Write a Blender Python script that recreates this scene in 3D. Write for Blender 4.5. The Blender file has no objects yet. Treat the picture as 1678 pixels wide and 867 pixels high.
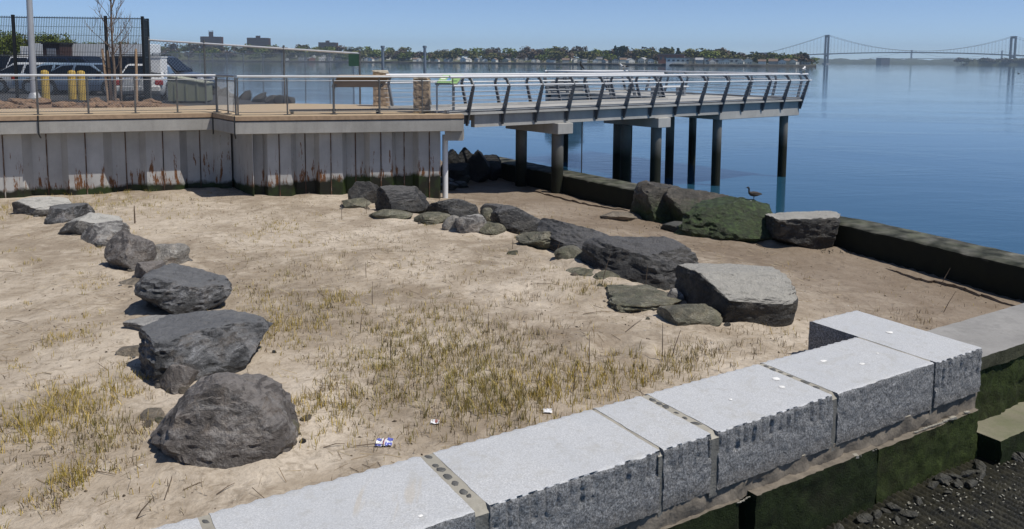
import bpy, bmesh, math, random
import numpy as np
from mathutils import Vector, Matrix, noise
random.seed(7); np.random.seed(7)
SC = bpy.context.scene
COL = SC.collection
R = math.radians

# ------------------------------------------------------------------ camera, sky, sun, exposure
FPX, PY, HY, ROLL, CZ = 1330.0, 238.0, 100.3, 0.0068, 4.5      # photo: 1678 x 867, cropped from the top of a 4:3 frame
PITCH = math.atan((PY - HY) / FPX)
fw = Vector((0, math.cos(PITCH), -math.sin(PITCH)))
up0 = Vector((0, math.sin(PITCH), math.cos(PITCH)))
rt0 = Vector((1, 0, 0))
rt = rt0 * math.cos(ROLL) + up0 * math.sin(ROLL)
up = -rt0 * math.sin(ROLL) + up0 * math.cos(ROLL)
CAM = Vector((0, 0, CZ))
cd = bpy.data.cameras.new('camera'); cam = bpy.data.objects.new('camera', cd); COL.objects.link(cam)
cd.sensor_width = 36; cd.lens = 36 * FPX / 1678
cd.shift_y = -(433.5 - PY) / 1678
cd.clip_start = 0.1; cd.clip_end = 60000
M = Matrix((rt, up, -fw)).transposed().to_4x4(); M.translation = CAM
cam.matrix_world = M
SC.camera = cam

SUN = Vector((0.443, -0.197, 0.875)).normalized()
wd = bpy.data.worlds.new('World'); SC.world = wd; wd.use_nodes = True
nt = wd.node_tree
sky = nt.nodes.new('ShaderNodeTexSky'); sky.sky_type = 'NISHITA'; sky.sun_disc = False
sky.sun_elevation = math.asin(SUN.z)
sky.sun_rotation = math.atan2(SUN.x, SUN.y)
sky.altitude = 0; sky.air_density = 0.42; sky.dust_density = 0.15; sky.ozone_density = 3.0
nt.links.new(sky.outputs[0], nt.nodes['Background'].inputs[0])
nt.nodes['Background'].inputs[1].default_value = 0.13
sd = bpy.data.lights.new('sun', 'SUN'); sd.energy = 4.2; sd.angle = R(0.53); sd.color = (1, 0.955, 0.88)
so = bpy.data.objects.new('sun', sd); COL.objects.link(so)
so.rotation_euler = SUN.to_track_quat('Z', 'Y').to_euler(); so.location = (40, -20, 80)
vs = SC.view_settings; vs.view_transform = 'Standard'; vs.look = 'None'; vs.exposure = 0.0; vs.gamma = 1
SC.cycles.max_bounces = 5; SC.cycles.diffuse_bounces = 2; SC.cycles.glossy_bounces = 2
SC.cycles.transparent_max_bounces = 12; SC.cycles.volume_bounces = 0
SC.cycles.caustics_reflective = False; SC.cycles.caustics_refractive = False

def ray(px, py): return fw + rt * ((px - 839) / FPX) - up * ((py - PY) / FPX)
def gz(px, py, z):
    d = ray(px, py); return CAM + d * ((z - CZ) / d.z)
def gy(px, py, Y):
    d = ray(px, py); return CAM + d * (Y / d.y)

WATER_Z, MAT_Z, DECK = -0.35, -0.2, 2.95
# ------------------------------------------------------------------ helpers
def tag(o, label=None, cat=None, group=None, kind=None):
    if label: o['label'] = label
    if cat: o['category'] = cat
    if group: o['group'] = group
    if kind: o['kind'] = kind
    return o
def empty(name, loc=(0, 0, 0), label=None, cat=None, group=None, rz=0):
    o = bpy.data.objects.new(name, None); COL.objects.link(o)
    o.location = loc; o.rotation_euler = (0, 0, rz); o.empty_display_size = 0.2
    return tag(o, label, cat, group)
def link_mesh(name, me, mat, parent=None, loc=None):
    o = bpy.data.objects.new(name, me); COL.objects.link(o)
    if mat and not me.materials: me.materials.append(mat)
    if parent: o.parent = parent
    if loc is not None: o.location = loc
    return o
class MB:
    """collects shapes and links them as ONE mesh object"""
    def __init__(s): s.v = []; s.f = []
    def add(s, vs_, fs):
        n = len(s.v); s.v += [tuple(p) for p in vs_]; s.f += [tuple(i + n for i in f) for f in fs]; return s
    def box(s, x0, x1, y0, y1, z0, z1):
        return s.add([(x, y, z) for z in (z0, z1) for y in (y0, y1) for x in (x0, x1)],
                     [(0, 2, 3, 1), (4, 5, 7, 6), (0, 1, 5, 4), (2, 6, 7, 3), (0, 4, 6, 2), (1, 3, 7, 5)])
    def bar(s, a, b, w, h=None, upv=(0, 0, 1)):
        a, b = Vector(a), Vector(b); h = h or w; d = (b - a).normalized(); u = Vector(upv)
        if abs(d.dot(u)) > .98: u = Vector((1, 0, 0))
        r_ = d.cross(u).normalized(); u = r_.cross(d).normalized()
        vs_ = [p + r_ * (i * w / 2) + u * (j * h / 2) for p in (a, b) for (i, j) in ((-1, -1), (1, -1), (1, 1), (-1, 1))]
        return s.add(vs_, [(0, 1, 2, 3), (7, 6, 5, 4), (0, 4, 5, 1), (1, 5, 6, 2), (2, 6, 7, 3), (3, 7, 4, 0)])
    def tube(s, pts, rad, n=8, caps=True):
        pts = [Vector(p) for p in pts]; rads = rad if isinstance(rad, (list, tuple)) else [rad] * len(pts)
        base = len(s.v); prev = None
        for i, p in enumerate(pts):
            d = (pts[min(i + 1, len(pts) - 1)] - pts[max(i - 1, 0)]).normalized()
            if prev is None:
                u = Vector((0, 0, 1)) if abs(d.z) < .9 else Vector((1, 0, 0))
            else: u = prev
            r_ = d.cross(u).normalized(); u = r_.cross(d).normalized(); prev = u
            for k in range(n):
                a = 2 * math.pi * k / n
                s.v.append(tuple(p + r_ * math.cos(a) * rads[i] + u * math.sin(a) * rads[i]))
        for i in range(len(pts) - 1):
            for k in range(n):
                a, b = base + i * n + k, base + i * n + (k + 1) % n
                s.f.append((a, a + n, b + n, b))
        if caps:
            s.f.append(tuple(base + k for k in range(n)))
            s.f.append(tuple(base + (len(pts) - 1) * n + k for k in reversed(range(n))))
        return s
    def prism(s, poly, z0, z1):
        n = len(poly)
        return s.add([(p[0], p[1], z0) for p in poly] + [(p[0], p[1], z1) for p in poly],
                     [tuple(reversed(range(n))), tuple(range(n, 2 * n))] + [(i, (i + 1) % n, n + (i + 1) % n, n + i) for i in range(n)])
    def extrude(s, poly3, off):
        n = len(poly3); off = Vector(off)
        return s.add([Vector(p) for p in poly3] + [Vector(p) + off for p in poly3],
                     [tuple(reversed(range(n))), tuple(range(n, 2 * n))] + [(i, (i + 1) % n, n + (i + 1) % n, n + i) for i in range(n)])
    def build(s, name, mat, parent=None, org=None, smooth=None, bevel=0):
        me = bpy.data.meshes.new(name)
        v = s.v
        if org is not None: v = [(p[0] - org[0], p[1] - org[1], p[2] - org[2]) for p in v]
        me.from_pydata(v, [], s.f); me.update()
        bm = bmesh.new(); bm.from_mesh(me); bmesh.ops.recalc_face_normals(bm, faces=bm.faces)
        if bevel:
            bmesh.ops.bevel(bm, geom=[e for e in bm.edges if len(e.link_faces) == 2 and e.calc_face_angle(0) > .6], offset=bevel, segments=1, affect='EDGES')
        bm.to_mesh(me); bm.free()
        if smooth:
            me.shade_smooth(); me.set_sharp_from_angle(angle=R(smooth))
        return link_mesh(name, me, mat, parent)
def copy_tree(o, parent=None):
    c = o.copy(); COL.objects.link(c)
    if parent: c.parent = parent
    for ch in list(o.children): copy_tree(ch, c)
    return c

# ------------------------------------------------------------------ materials
class NT:
    def __init__(s, name):
        s.m = bpy.data.materials.new(name); s.m.use_nodes = True; s.t = s.m.node_tree
        s.b = s.t.nodes['Principled BSDF']; s.co = None
    def n(s, typ, **kw):
        nd = s.t.nodes.new(typ)
        for k, v in kw.items():
            if k.startswith('i_'): nd.inputs[k[2:].replace('_', ' ')].default_value = v
            else: setattr(nd, k, v)
        return nd
    def l(s, a, b): s.t.links.new(a, b)
    def coord(s, kind='Object', scale=None):
        tc = s.n('ShaderNodeTexCoord')
        if kind == 'World':
            g = s.n('ShaderNodeNewGeometry'); out = g.outputs['Position']
        else: out = tc.outputs[kind]
        if scale:
            mp = s.n('ShaderNodeMapping'); mp.inputs['Scale'].default_value = scale; s.l(out, mp.inputs[0]); out = mp.outputs[0]
        return out
    def noise(s, scale, co, detail=4, rough=.55, dist=0):
        t = s.n('ShaderNodeTexNoise'); t.inputs['Scale'].default_value = scale; t.inputs['Detail'].default_value = detail
        t.inputs['Roughness'].default_value = rough; t.inputs['Distortion'].default_value = dist
        s.l(co, t.inputs['Vector']); return t.outputs[0]
    def ramp(s, fac, stops):
        top = max(p for p, _ in stops)
        if top > 1: fac = s.math('DIVIDE', fac, top + .01); stops = [(p / (top + .01), c) for p, c in stops]
        r_ = s.n('ShaderNodeValToRGB'); cr = r_.color_ramp
        while len(cr.elements) < len(stops): cr.elements.new(.5)
        for e, (p, c) in zip(cr.elements, stops):
            e.position = p; e.color = (c, c, c, 1) if not hasattr(c, '__len__') else (*c, 1)
        s.l(fac, r_.inputs[0]); return r_.outputs[0]
    def mix(s, fac, a, b, mode='MIX'):
        m_ = s.n('ShaderNodeMix', data_type='RGBA', blend_type=mode)
        for sock, v in ((m_.inputs['Factor'], fac), (m_.inputs[6], a), (m_.inputs[7], b)):
            if hasattr(v, 'links'): s.l(v, sock)
            elif hasattr(v, '__len__'): sock.default_value = (*v, 1)
            else: sock.default_value = v
        return m_.outputs[2]
    def math(s, op, a, b=0.0, clamp=False):
        m_ = s.n('ShaderNodeMath', operation=op, use_clamp=clamp)
        for sock, v in ((m_.inputs[0], a), (m_.inputs[1], b)):
            if hasattr(v, 'links'): s.l(v, sock)
            else: sock.default_value = v
        return m_.outputs[0]
    def z(s, co):
        x = s.n('ShaderNodeSeparateXYZ'); s.l(co, x.inputs[0]); return x.outputs[2]
    def bump(s, h, strength=.3, dist=.02):
        b = s.n('ShaderNodeBump'); b.inputs['Strength'].default_value = strength; b.inputs['Distance'].default_value = dist
        s.l(h, b.inputs['Height']); s.l(b.outputs[0], s.b.inputs['Normal'])
    def fin(s, color, rough=.7, metal=0, spec=None):
        for sock, v in ((s.b.inputs['Base Color'], color), (s.b.inputs['Roughness'], rough), (s.b.inputs['Metallic'], metal)):
            if hasattr(v, 'links'): s.l(v, sock)
            elif hasattr(v, '__len__'): sock.default_value = (*v, 1)
            else: sock.default_value = v
        if spec is not None: s.b.inputs['Specular IOR Level'].default_value = spec
        return s.m
MATS = {}
def plain(name, c, rough=.6, metal=0, var=.18, scale=6, bump=0, kind='Object', spec=None):
    if name in MATS: return MATS[name]
    n = NT(name); co = n.coord(kind)
    f = n.noise(scale, co, 5, .6)
    col = n.ramp(f, [(.3, tuple(x * (1 - var) for x in c)), (.7, tuple(min(1, x * (1 + var)) for x in c))])
    if bump: n.bump(n.noise(scale * 4, co, 4), bump, .02)
    MATS[name] = n.fin(col, rough, metal, spec); return MATS[name]

def m_sand():
    n = NT('sand'); co = n.coord('World')
    big = n.noise(.35, co, 5, .6, .6); mid = n.noise(2.3, co, 6, .65, .3); fine = n.noise(34, co, 5, .7)
    base = n.ramp(big, [(.36, (.27, .22, .165)), (.5, (.39, .325, .25)), (.62, (.55, .475, .385))])
    base = n.mix(n.ramp(mid, [(.48, .0), (.64, .6)]), base, (.56, .485, .39))
    base = n.mix(n.ramp(n.noise(5.5, co, 6, .75, .5), [(.5, 0), (.64, .6)]), base, (.215, .17, .12))
    base = n.mix(n.ramp(fine, [(.45, 0), (.75, .35)]), base, (.24, .18, .125))
    mat_ = n.ramp(n.noise(.55, co, 6, .7, .9), [(.5, 0), (.62, 1)])
    base = n.mix(n.math('MULTIPLY', n.math('MULTIPLY', mat_, n.ramp(n.noise(13, co, 5, .75), [(.35, .25), (.6, 1)])), .55), base, (.20, .152, .105))
    # wetter, darker sand low on the shore
    zz = n.z(co); wet = n.ramp(n.math('ADD', n.math('MULTIPLY', zz, 1.0), n.math('MULTIPLY', mid, .25)), [(.36, 1.), (.66, 0.)])
    base = n.mix(n.math('MULTIPLY', wet, .7), base, (.165, .122, .085))
    # scattered dark crumbs of seaweed and straw
    v = n.n('ShaderNodeTexVoronoi'); v.inputs['Scale'].default_value = 9; n.l(co, v.inputs['Vector'])
    sp = n.math('MULTIPLY', n.ramp(v.outputs[0], [(.06, 1.), (.10, 0.)]), n.ramp(n.noise(1.1, co, 3), [(.48, 0), (.58, 1)]))
    base = n.mix(n.math('MULTIPLY', sp, .8), base, (.10, .075, .05))
    fv = n.n('ShaderNodeTexVoronoi'); fv.inputs['Scale'].default_value = 2.6; fv.feature = 'SMOOTH_F1'; fv.inputs['Randomness'].default_value = 1; n.l(n.coord('World', (1., .75, 1.)), fv.inputs['Vector'])
    dent = n.math('MULTIPLY', n.ramp(fv.outputs[0], [(.10, -1.2), (.26, 0.)]) if False else n.math('SUBTRACT', n.ramp(fv.outputs[0], [(.08, 0.), (.24, 1.)]), 1.), n.ramp(n.noise(.45, co, 3), [(.42, 0), (.56, 1)]))
    h = n.math('ADD', n.math('ADD', n.math('MULTIPLY', n.noise(7, co, 6, .6, .4), 1.), n.math('MULTIPLY', fine, .16)), n.math('MULTIPLY', dent, .55))
    n.bump(h, .75, .06)
    return n.fin(base, n.ramp(wet, [(0, .95), (1, .7)]), 0, .25)
def m_rock(name, dark, light, streak=.5, moss=0., mossz=(.5, 1.0), dropp=0., scale=1., mosscol=(.055, .085, .022), top=None, dz=9.):
    n = NT(name); co = n.coord('Object'); wp = n.coord('World')
    st = n.coord('Object', (1.3 * scale, 1.9 * scale, 3.6 * scale))
    a = n.noise(1.6 * scale, co, 6, .65, .5); b = n.noise(1.5, st, 6, .7, 1.2); c = n.noise(22 * scale, co, 5, .7)
    mid = tuple((d + l) / 2 for d, l in zip(dark, light))
    col = n.ramp(n.math('ADD', n.math('MULTIPLY', a, .6), n.math('MULTIPLY', n.noise(6 * scale, co, 6, .7, .8), .4)), [(.34, tuple(x * .55 for x in dark)), (.5, dark), (.66, mid)])
    col = n.mix(n.math('MULTIPLY', n.ramp(b, [(.53, 0), (.64, 1)]), streak), col, light)
    col = n.mix(n.ramp(c, [(.42, 0), (.7, .6)]), col, tuple(x * .35 for x in dark))
    col = n.mix(n.math('MULTIPLY', n.ramp(n.noise(2.3 * scale, co, 6, .75, 1.), [(.52, 0), (.6, 1)]), .32), col, light)
    col = n.mix(n.math('MULTIPLY', n.ramp(n.noise(1.9 * scale, n.coord('Object', (1, 1.3, .8)), 5, .7, .7), [(.5, 0), (.62, 1)]), .3), col, (light[0] * .62, light[1] * .5, light[2] * .38))
    glint = n.math('MULTIPLY', n.ramp(n.noise(38 * scale, co, 4, .8), [(.58, 0), (.68, 1)]), n.ramp(a, [(.42, 0), (.58, 1)]))
    col = n.mix(n.math('MULTIPLY', glint, .55), col, light)  # fine pale speckle painted in for bright glints on the stone
    if top:     # sunlit tops painted in: paler, dried-looking colour where the stone faces the sky
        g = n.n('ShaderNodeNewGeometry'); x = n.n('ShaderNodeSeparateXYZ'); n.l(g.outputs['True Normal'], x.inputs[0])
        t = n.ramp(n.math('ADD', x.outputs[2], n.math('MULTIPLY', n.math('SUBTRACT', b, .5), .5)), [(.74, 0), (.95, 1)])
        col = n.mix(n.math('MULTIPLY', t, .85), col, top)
    if moss:
        zz = n.z(wp); f = n.math('ADD', zz, n.math('MULTIPLY', n.math('SUBTRACT', n.noise(2.4, wp, 5, .65), .5), .9))
        mk = n.ramp(f, [(mossz[0], 1.), (mossz[1], 0.)])
        mc = n.ramp(n.noise(7, wp, 6, .75, .5), [(.38, tuple(x * .55 for x in mosscol)), (.5, mosscol), (.66, tuple(x * 2.6 for x in mosscol))])
        col = n.mix(n.math('MULTIPLY', mk, moss), col, mc)
    if dropp:
        d = n.ramp(n.noise(7, n.coord('World', (1, 1, .45)), 4, .75, 1.2), [(.64, 0), (.70, 1)])
        tz = n.ramp(n.z(wp), [(dz, 0), (dz + .15, 1)])
        col = n.mix(n.math('MULTIPLY', n.math('MULTIPLY', d, tz), dropp), col, (.62, .6, .55))
    v = n.n('ShaderNodeTexVoronoi'); v.feature = 'DISTANCE_TO_EDGE'; v.inputs['Scale'].default_value = 1.7 * scale
    dm = n.n('ShaderNodeMix', data_type='RGBA'); dm.inputs['Factor'].default_value = .22
    n.l(st, dm.inputs[6]); nn = n.n('ShaderNodeTexNoise'); nn.inputs['Scale'].default_value = 3; n.l(co, nn.inputs['Vector']); n.l(nn.outputs[1], dm.inputs[7]); n.l(dm.outputs[2], v.inputs['Vector'])
    crack = n.ramp(v.outputs[0], [(0, 0), (.05, 1)])
    h = n.math('ADD', n.math('ADD', n.math('MULTIPLY', b, .45), n.math('ADD', n.math('MULTIPLY', c, .4), n.math('MULTIPLY', n.noise(7 * scale, co, 6, .7, .6), .8))), n.math('MULTIPLY', crack, .03))
    n.bump(h, 1., .09)
    MATS[name] = n.fin(col, .56, 0, .5); return n.m
def m_granite_top():
    n = NT('granite_sawn'); co = n.coord('Object')
    f = n.noise(75, co, 4, .85); g = n.noise(1.1, co, 6, .65, .4); s2 = n.noise(420, co, 2, .8)
    col = n.ramp(f, [(.34, (.36, .365, .375)), (.5, (.50, .505, .51)), (.64, (.66, .66, .66))])
    col = n.mix(n.ramp(g, [(.35, .0), (.7, .5)]), col, (.44, .455, .475), 'MIX')
    ru = n.noise(1.0, n.coord('Object', (5.5, .5, 1)), 3, .6, .3)     # faint rusty saw lines across the block
    col = n.mix(n.math('MULTIPLY', n.ramp(ru, [(.66, 0), (.72, 1)]), .35), col, (.48, .40, .28))
    col = n.mix(n.math('MULTIPLY', n.ramp(n.noise(9, co, 5, .7), [(.55, 0), (.7, 1)]), .4), col, (.36, .35, .32))
    col = n.mix(n.math('MULTIPLY', n.ramp(n.noise(2.6, co, 6, .75, 1.5), [(.52, 0), (.62, 1)]), .3), col, (.40, .385, .345))
    n.bump(n.math('ADD', f, n.math('MULTIPLY', s2, .5)), .35, .006)
    return n.fin(col, .62, 0, .4)
def m_granite_split():
    n = NT('granite_split'); co = n.coord('Object')
    f = n.noise(48, co, 6, .85); g = n.noise(9, co, 5, .7)
    col = n.ramp(f, [(.38, (.06, .06, .061)), (.5, (.25, .25, .252)), (.64, (.58, .58, .58))])
    col = n.mix(n.ramp(g, [(.4, 0), (.75, .4)]), col, (.13, .13, .135))
    zz = n.z(n.coord('World')); low = n.ramp(n.math('ADD', zz, n.math('MULTIPLY', n.noise(5, co, 4), .12)), [(.62, 1), (.82, 0)])
    col = n.mix(n.math('MULTIPLY', low, .6), col, (.12, .10, .075))
    n.bump(n.math('ADD', n.math('MULTIPLY', g, 1.), n.math('MULTIPLY', f, .7)), 1., .03)
    return n.fin(col, .7, 0, .4)
def m_moss(name, c1, c2, bare=(.10, .085, .06), amt=1.):
    n = NT(name); co = n.coord('World')
    a = n.noise(6, co, 6, .7, .4); b = n.noise(1.3, co, 5, .65); c = n.noise(55, co, 4, .75)
    col = n.ramp(n.math('ADD', n.math('MULTIPLY', a, .5), n.math('MULTIPLY', c, .5)), [(.38, c1), (.66, c2)])
    col = n.mix(n.math('MULTIPLY', n.ramp(b, [(.5, 0), (.72, 1)]), amt), col, bare)
    n.bump(n.math('ADD', a, n.math('MULTIPLY', c, .8)), 1., .035)
    return n.fin(col, .85, 0, .2)
def m_sheet():
    n = NT('sheet_pile_paint'); co = n.coord('World'); zz = n.z(co)
    a = n.noise(1.2, co, 5, .6); col = n.ramp(a, [(.35, (.37, .36, .345)), (.7, (.49, .48, .46))])
    col = n.mix(n.math('MULTIPLY', n.ramp(n.noise(3, n.coord('World', (1.5, 1.5, .12)), 5, .7), [(.45, 0), (.8, 1)]), .35), col, (.27, .255, .235))
    # rust bleeding in vertical runs, thickest toward the waterline
    bl = n.noise(7.5, n.coord('World', (1., 1., .16)), 6, .72, .35)
    hz = n.ramp(zz, [(.75, 1.), (1.0, .95), (1.75, .35), (2.3, 0.)])
    rx = n.ramp(n.noise(.55, co, 3), [(.40, .0), (.55, 1.)])
    rm = n.ramp(n.math('ADD', bl, n.math('MULTIPLY', n.math('MULTIPLY', hz, n.math('ADD', n.math('MULTIPLY', rx, .7), .3)), .17)), [(.655, 0), (.70, 1)])
    col = n.mix(rm, col, n.mix(n.noise(14, co), (.09, .04, .018), (.24, .10, .035)))
    # tide line of algae
    xs_ = n.n('ShaderNodeSeparateXYZ'); n.l(co, xs_.inputs[0]); drop = n.math('MULTIPLY', n.math('MULTIPLY', n.math('ADD', xs_.outputs[0], 8.), .25, True), -.28)
    al = n.ramp(n.math('ADD', n.math('ADD', zz, drop), n.math('MULTIPLY', n.math('SUBTRACT', n.noise(2.1, co, 5, .6), .5), .38)), [(.83, 1), (.93, 0)])
    col = n.mix(al, col, n.mix(n.ramp(n.noise(1.6, co, 4), [(.42, 0), (.6, 1)]), (.016, .016, .010), (.028, .045, .012)))
    n.bump(n.noise(9, co, 4), .12, .02)
    return n.fin(col, .6, 0, .3)
def m_concrete(name, c, stain=.35, wet=None, moss=None):
    n = NT(name); co = n.coord('World')
    a = n.noise(1.1, co, 6, .65); b = n.noise(26, co, 5, .7); s_ = n.noise(2.5, n.coord('World', (2, 2, .25)), 5, .7)
    col = n.ramp(a, [(.3, tuple(x * .8 for x in c)), (.7, tuple(x * 1.12 for x in c))])
    col = n.mix(n.ramp(b, [(.45, 0), (.85, .35)]), col, tuple(x * .55 for x in c))
    col = n.mix(n.math('MULTIPLY', n.ramp(s_, [(.5, 0), (.75, 1)]), stain), col, tuple(x * .5 for x in c))
    if moss:
        col = n.mix(n.ramp(n.math('ADD', n.noise(1.6, co, 6, .7), n.math('MULTIPLY', b, .2)), [(.5, 0), (.7, moss)]), col, (.10, .13, .045))
    if wet:  # near-black wet band; on the seawall it also paints the shaded face
        w = n.ramp(n.math('ADD', n.z(co), n.math('MULTIPLY', n.math('SUBTRACT', n.noise(3, co, 5), .5), .3)), [(wet[0], 1), (wet[1], 0)])
        col = n.mix(w, col, n.mix(n.noise(4, co), (.007, .007, .005), (.018, .021, .009)))
    n.bump(b, .3, .012)
    MATS[name] = n.fin(col, .8, 0, .3); return n.m
def m_water():
    n = NT('water'); co = n.coord('World', (1., 2.2, 1.))
    a = n.noise(.9, co, 4, .6, .3); b = n.noise(5.0, co, 4, .6); c = n.noise(.055, co, 3, .5, .8)
    calm = n.ramp(c, [(.38, .15), (.62, 1.)])
    h = n.math('MULTIPLY', n.math('ADD', n.math('MULTIPLY', a, 1.), n.math('MULTIPLY', b, .22)), calm)
    n.bump(h, .07, .25)
    m = n.fin((.020, .078, .135), .04); n.b.inputs['IOR'].default_value = 1.52
    return m
def m_paint(name, c, rough=.28):
    n = NT(name); m = n.fin(c, rough, 0, .5); n.b.inputs['Coat Weight'].default_value = .6; n.b.inputs['Coat Roughness'].default_value = .08
    MATS[name] = m; return m
def m_attr(name, rough=.7, attr='tint', trans=0):
    n = NT(name); a = n.n('ShaderNodeAttribute'); a.attribute_name = attr
    m = n.fin(a.outputs['Color'], rough, 0, .2)
    return m
def m_leaf(name, c1, c2):
    n = NT(name); g = n.n('ShaderNodeNewGeometry'); oi = n.n('ShaderNodeObjectInfo')
    f = n.math('ADD', n.math('MULTIPLY', g.outputs['Random Per Island'], .65), n.math('MULTIPLY', oi.outputs['Random'], .35))
    col = n.ramp(f, [(.05, c1), (.95, c2)]); m = n.fin(col, .8, 0, .1); MATS[name] = m; return m

SAND = m_sand(); GTOP = m_granite_top(); GSPL = m_granite_split(); SHEET = m_sheet(); WATER = m_water()
FASCIA = m_concrete('fascia_concrete', (.37, .355, .325), .35)
SEAWALL = m_concrete('seawall_concrete', (.25, .235, .205), .4, (.70, .86), .5)  # dark band covers the face: wet concrete plus its shade painted in
PIERC = m_concrete('pier_concrete', (.42, .41, .385), .3)
PILE = m_concrete('pile_concrete', (.17, .166, .152), .5, (.95, 1.7))
SLAB = m_concrete('slab_concrete', (.30, .29, .275), .45)
DECKM = plain('deck_board', (.46, .35, .225), .8, 0, .15, 9, .2, 'World')
STEEL = plain('galvanised_steel', (.30, .315, .335), .42, .75, .15, 8)
BRIGHT = plain('brushed_rail', (.72, .72, .71), .35, .25, .06, 5)
DARKST = plain('dark_steel', (.07, .075, .082), .5, .3, .2, 8)
POSTST = plain('post_steel', (.17, .165, .155), .45, .6, .25, 12)
BLACK = plain('black_coat', (.012, .014, .015), .5, 0, .2, 8)
MOSS = m_moss('moss_green', (.009, .014, .004), (.072, .10, .026), (.03, .028, .015), .8)
MOSSD = m_moss('moss_dark', (.008, .013, .005), (.03, .046, .013), (.03, .028, .018), .8)
MORTAR = m_concrete('mortar', (.37, .345, .29), .6)
PEBBLE = plain('pebble_stone', (.10, .098, .09), .6, 0, .35, 20, .3)
ASPH = plain('asphalt', (.055, .055, .056), .9, 0, .25, 2, .2, 'World')
DIRT = plain('mulch', (.20, .125, .075), .95, 0, .5, 9, .8, 'World')
WHITE = plain('white_paint', (.74, .74, .73), .5, 0, .06, 3)
YELLOW = plain('yellow_paint', (.50, .34, .07), .6, 0, .3, 12)
WOODST = plain('stake_wood', (.36, .25, .16), .85, 0, .35, 30)
BARK = plain('bark', (.15, .115, .09), .9, 0, .35, 14, .4)
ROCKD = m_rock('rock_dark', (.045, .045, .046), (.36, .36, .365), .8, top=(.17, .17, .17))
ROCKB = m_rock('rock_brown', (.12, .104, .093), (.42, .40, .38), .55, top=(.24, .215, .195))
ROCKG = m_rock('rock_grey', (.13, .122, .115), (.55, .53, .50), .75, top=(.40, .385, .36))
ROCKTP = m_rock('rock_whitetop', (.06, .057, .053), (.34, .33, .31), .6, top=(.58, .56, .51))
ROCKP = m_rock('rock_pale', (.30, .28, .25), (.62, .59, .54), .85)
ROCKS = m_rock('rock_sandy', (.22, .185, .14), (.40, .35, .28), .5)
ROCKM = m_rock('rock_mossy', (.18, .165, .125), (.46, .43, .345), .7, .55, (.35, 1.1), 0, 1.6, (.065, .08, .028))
ROCKW = m_rock('rock_wet_shaded', (.024, .023, .023), (.13, .128, .12), .5, .3, (.2, .7), 0, 1, (.04, .052, .02), top=(.125, .12, .115))  # wet stone, sides darkened and tops lightened to paint in shade and sun
ROCKT = m_rock('rock_paletop', (.03, .029, .027), (.14, .13, .11), .5, 0, (0, 1), 0, 1, top=(.47, .445, .39))  # pale top and near-black sides paint the lit and shaded faces
ROCKGR = m_rock('rock_green', (.065, .058, .046), (.19, .165, .13), .5, .9, (.45, .85), 0, 1, (.028, .048, .012))
ROCKGG = m_rock('rock_algae', (.065, .058, .046), (.19, .165, .13), .5, .82, (1.1, 1.75), .9, 1.5, (.030, .052, .013), dz=.95)
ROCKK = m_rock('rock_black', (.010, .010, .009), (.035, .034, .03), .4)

# ------------------------------------------------------------------ terrain
SW = [(-1.2, 31.3), (3.46, 23.9), (7.75, 18.75), (9.57, 14.84), (12.6, 7.0)]          # inland top edge of the old seawall
G0 = Vector((-2.6, 5.5)); GD = Vector((math.cos(R(31.6)), math.sin(R(31.6)))); GN = Vector((GD.y, -GD.x))   # back edge of granite wall, its run, its outward side
def sstep(a, b, x):
    t = min(1, max(0, (x - a) / (b - a))); return t * t * (3 - 2 * t)
def segdist(p, a, b):
    ax, ay = a; bx, by = b; dx, dy = bx - ax, by - ay
    t = max(0, min(1, ((p[0] - ax) * dx + (p[1] - ay) * dy) / (dx * dx + dy * dy)))
    return math.hypot(p[0] - ax - t * dx, p[1] - ay - t * dy), dx * (p[1] - ay) - dy * (p[0] - ax)
def swq(x, y):
    best = (1e9, 0)
    for a, b in zip(SW[:-1], SW[1:]):
        d = segdist((x, y), a, b)
        if d[0] < best[0]: best = d
    return best[0] if best[1] < 0 else -best[0]
DIMPLES = []
for px_, py_, r_, d_ in [(1000, 565, .42, .085), (560, 425, .55, .07), (1090, 575, .25, .05), (930, 555, .3, .03), (640, 420, .5, .06), (700, 470, .4, .05), (870, 470, .5, .05), (590, 470, .45, .04)]:
    p_ = gz(px_, py_, .78); DIMPLES.append((p_.x, p_.y, r_, d_))
def sand_z(x, y, fine=True):
    q = swq(x, y)
    z = .13 + .54 * sstep(0, 9, q) + .15 * (1 - sstep(6.5, 14, y))
    if fine:
        z += .05 * noise.noise((x * .45, y * .45, 3.1)) + .028 * noise.noise((x * 1.3, y * 1.3, 7.7)) + .016 * noise.noise((x * 3.4, y * 3.4, 1.7))
        for dx, dy, r_, d_ in DIMPLES:
            rr = math.hypot(x - dx, y - dy) / r_
            if rr < 2.2: z += d_ * (-math.exp(-rr * rr * 2.2) + .55 * math.exp(-(rr - 1.15) ** 2 * 9))
    if q < 0: z = .13 - min(1.8, -q * 1.4)
    return z
def gp(px, py):
    z = .7
    for _ in range(6):
        p = gz(px, py, z); z = sand_z(p.x, p.y)
    return Vector((p.x, p.y, z))
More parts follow.
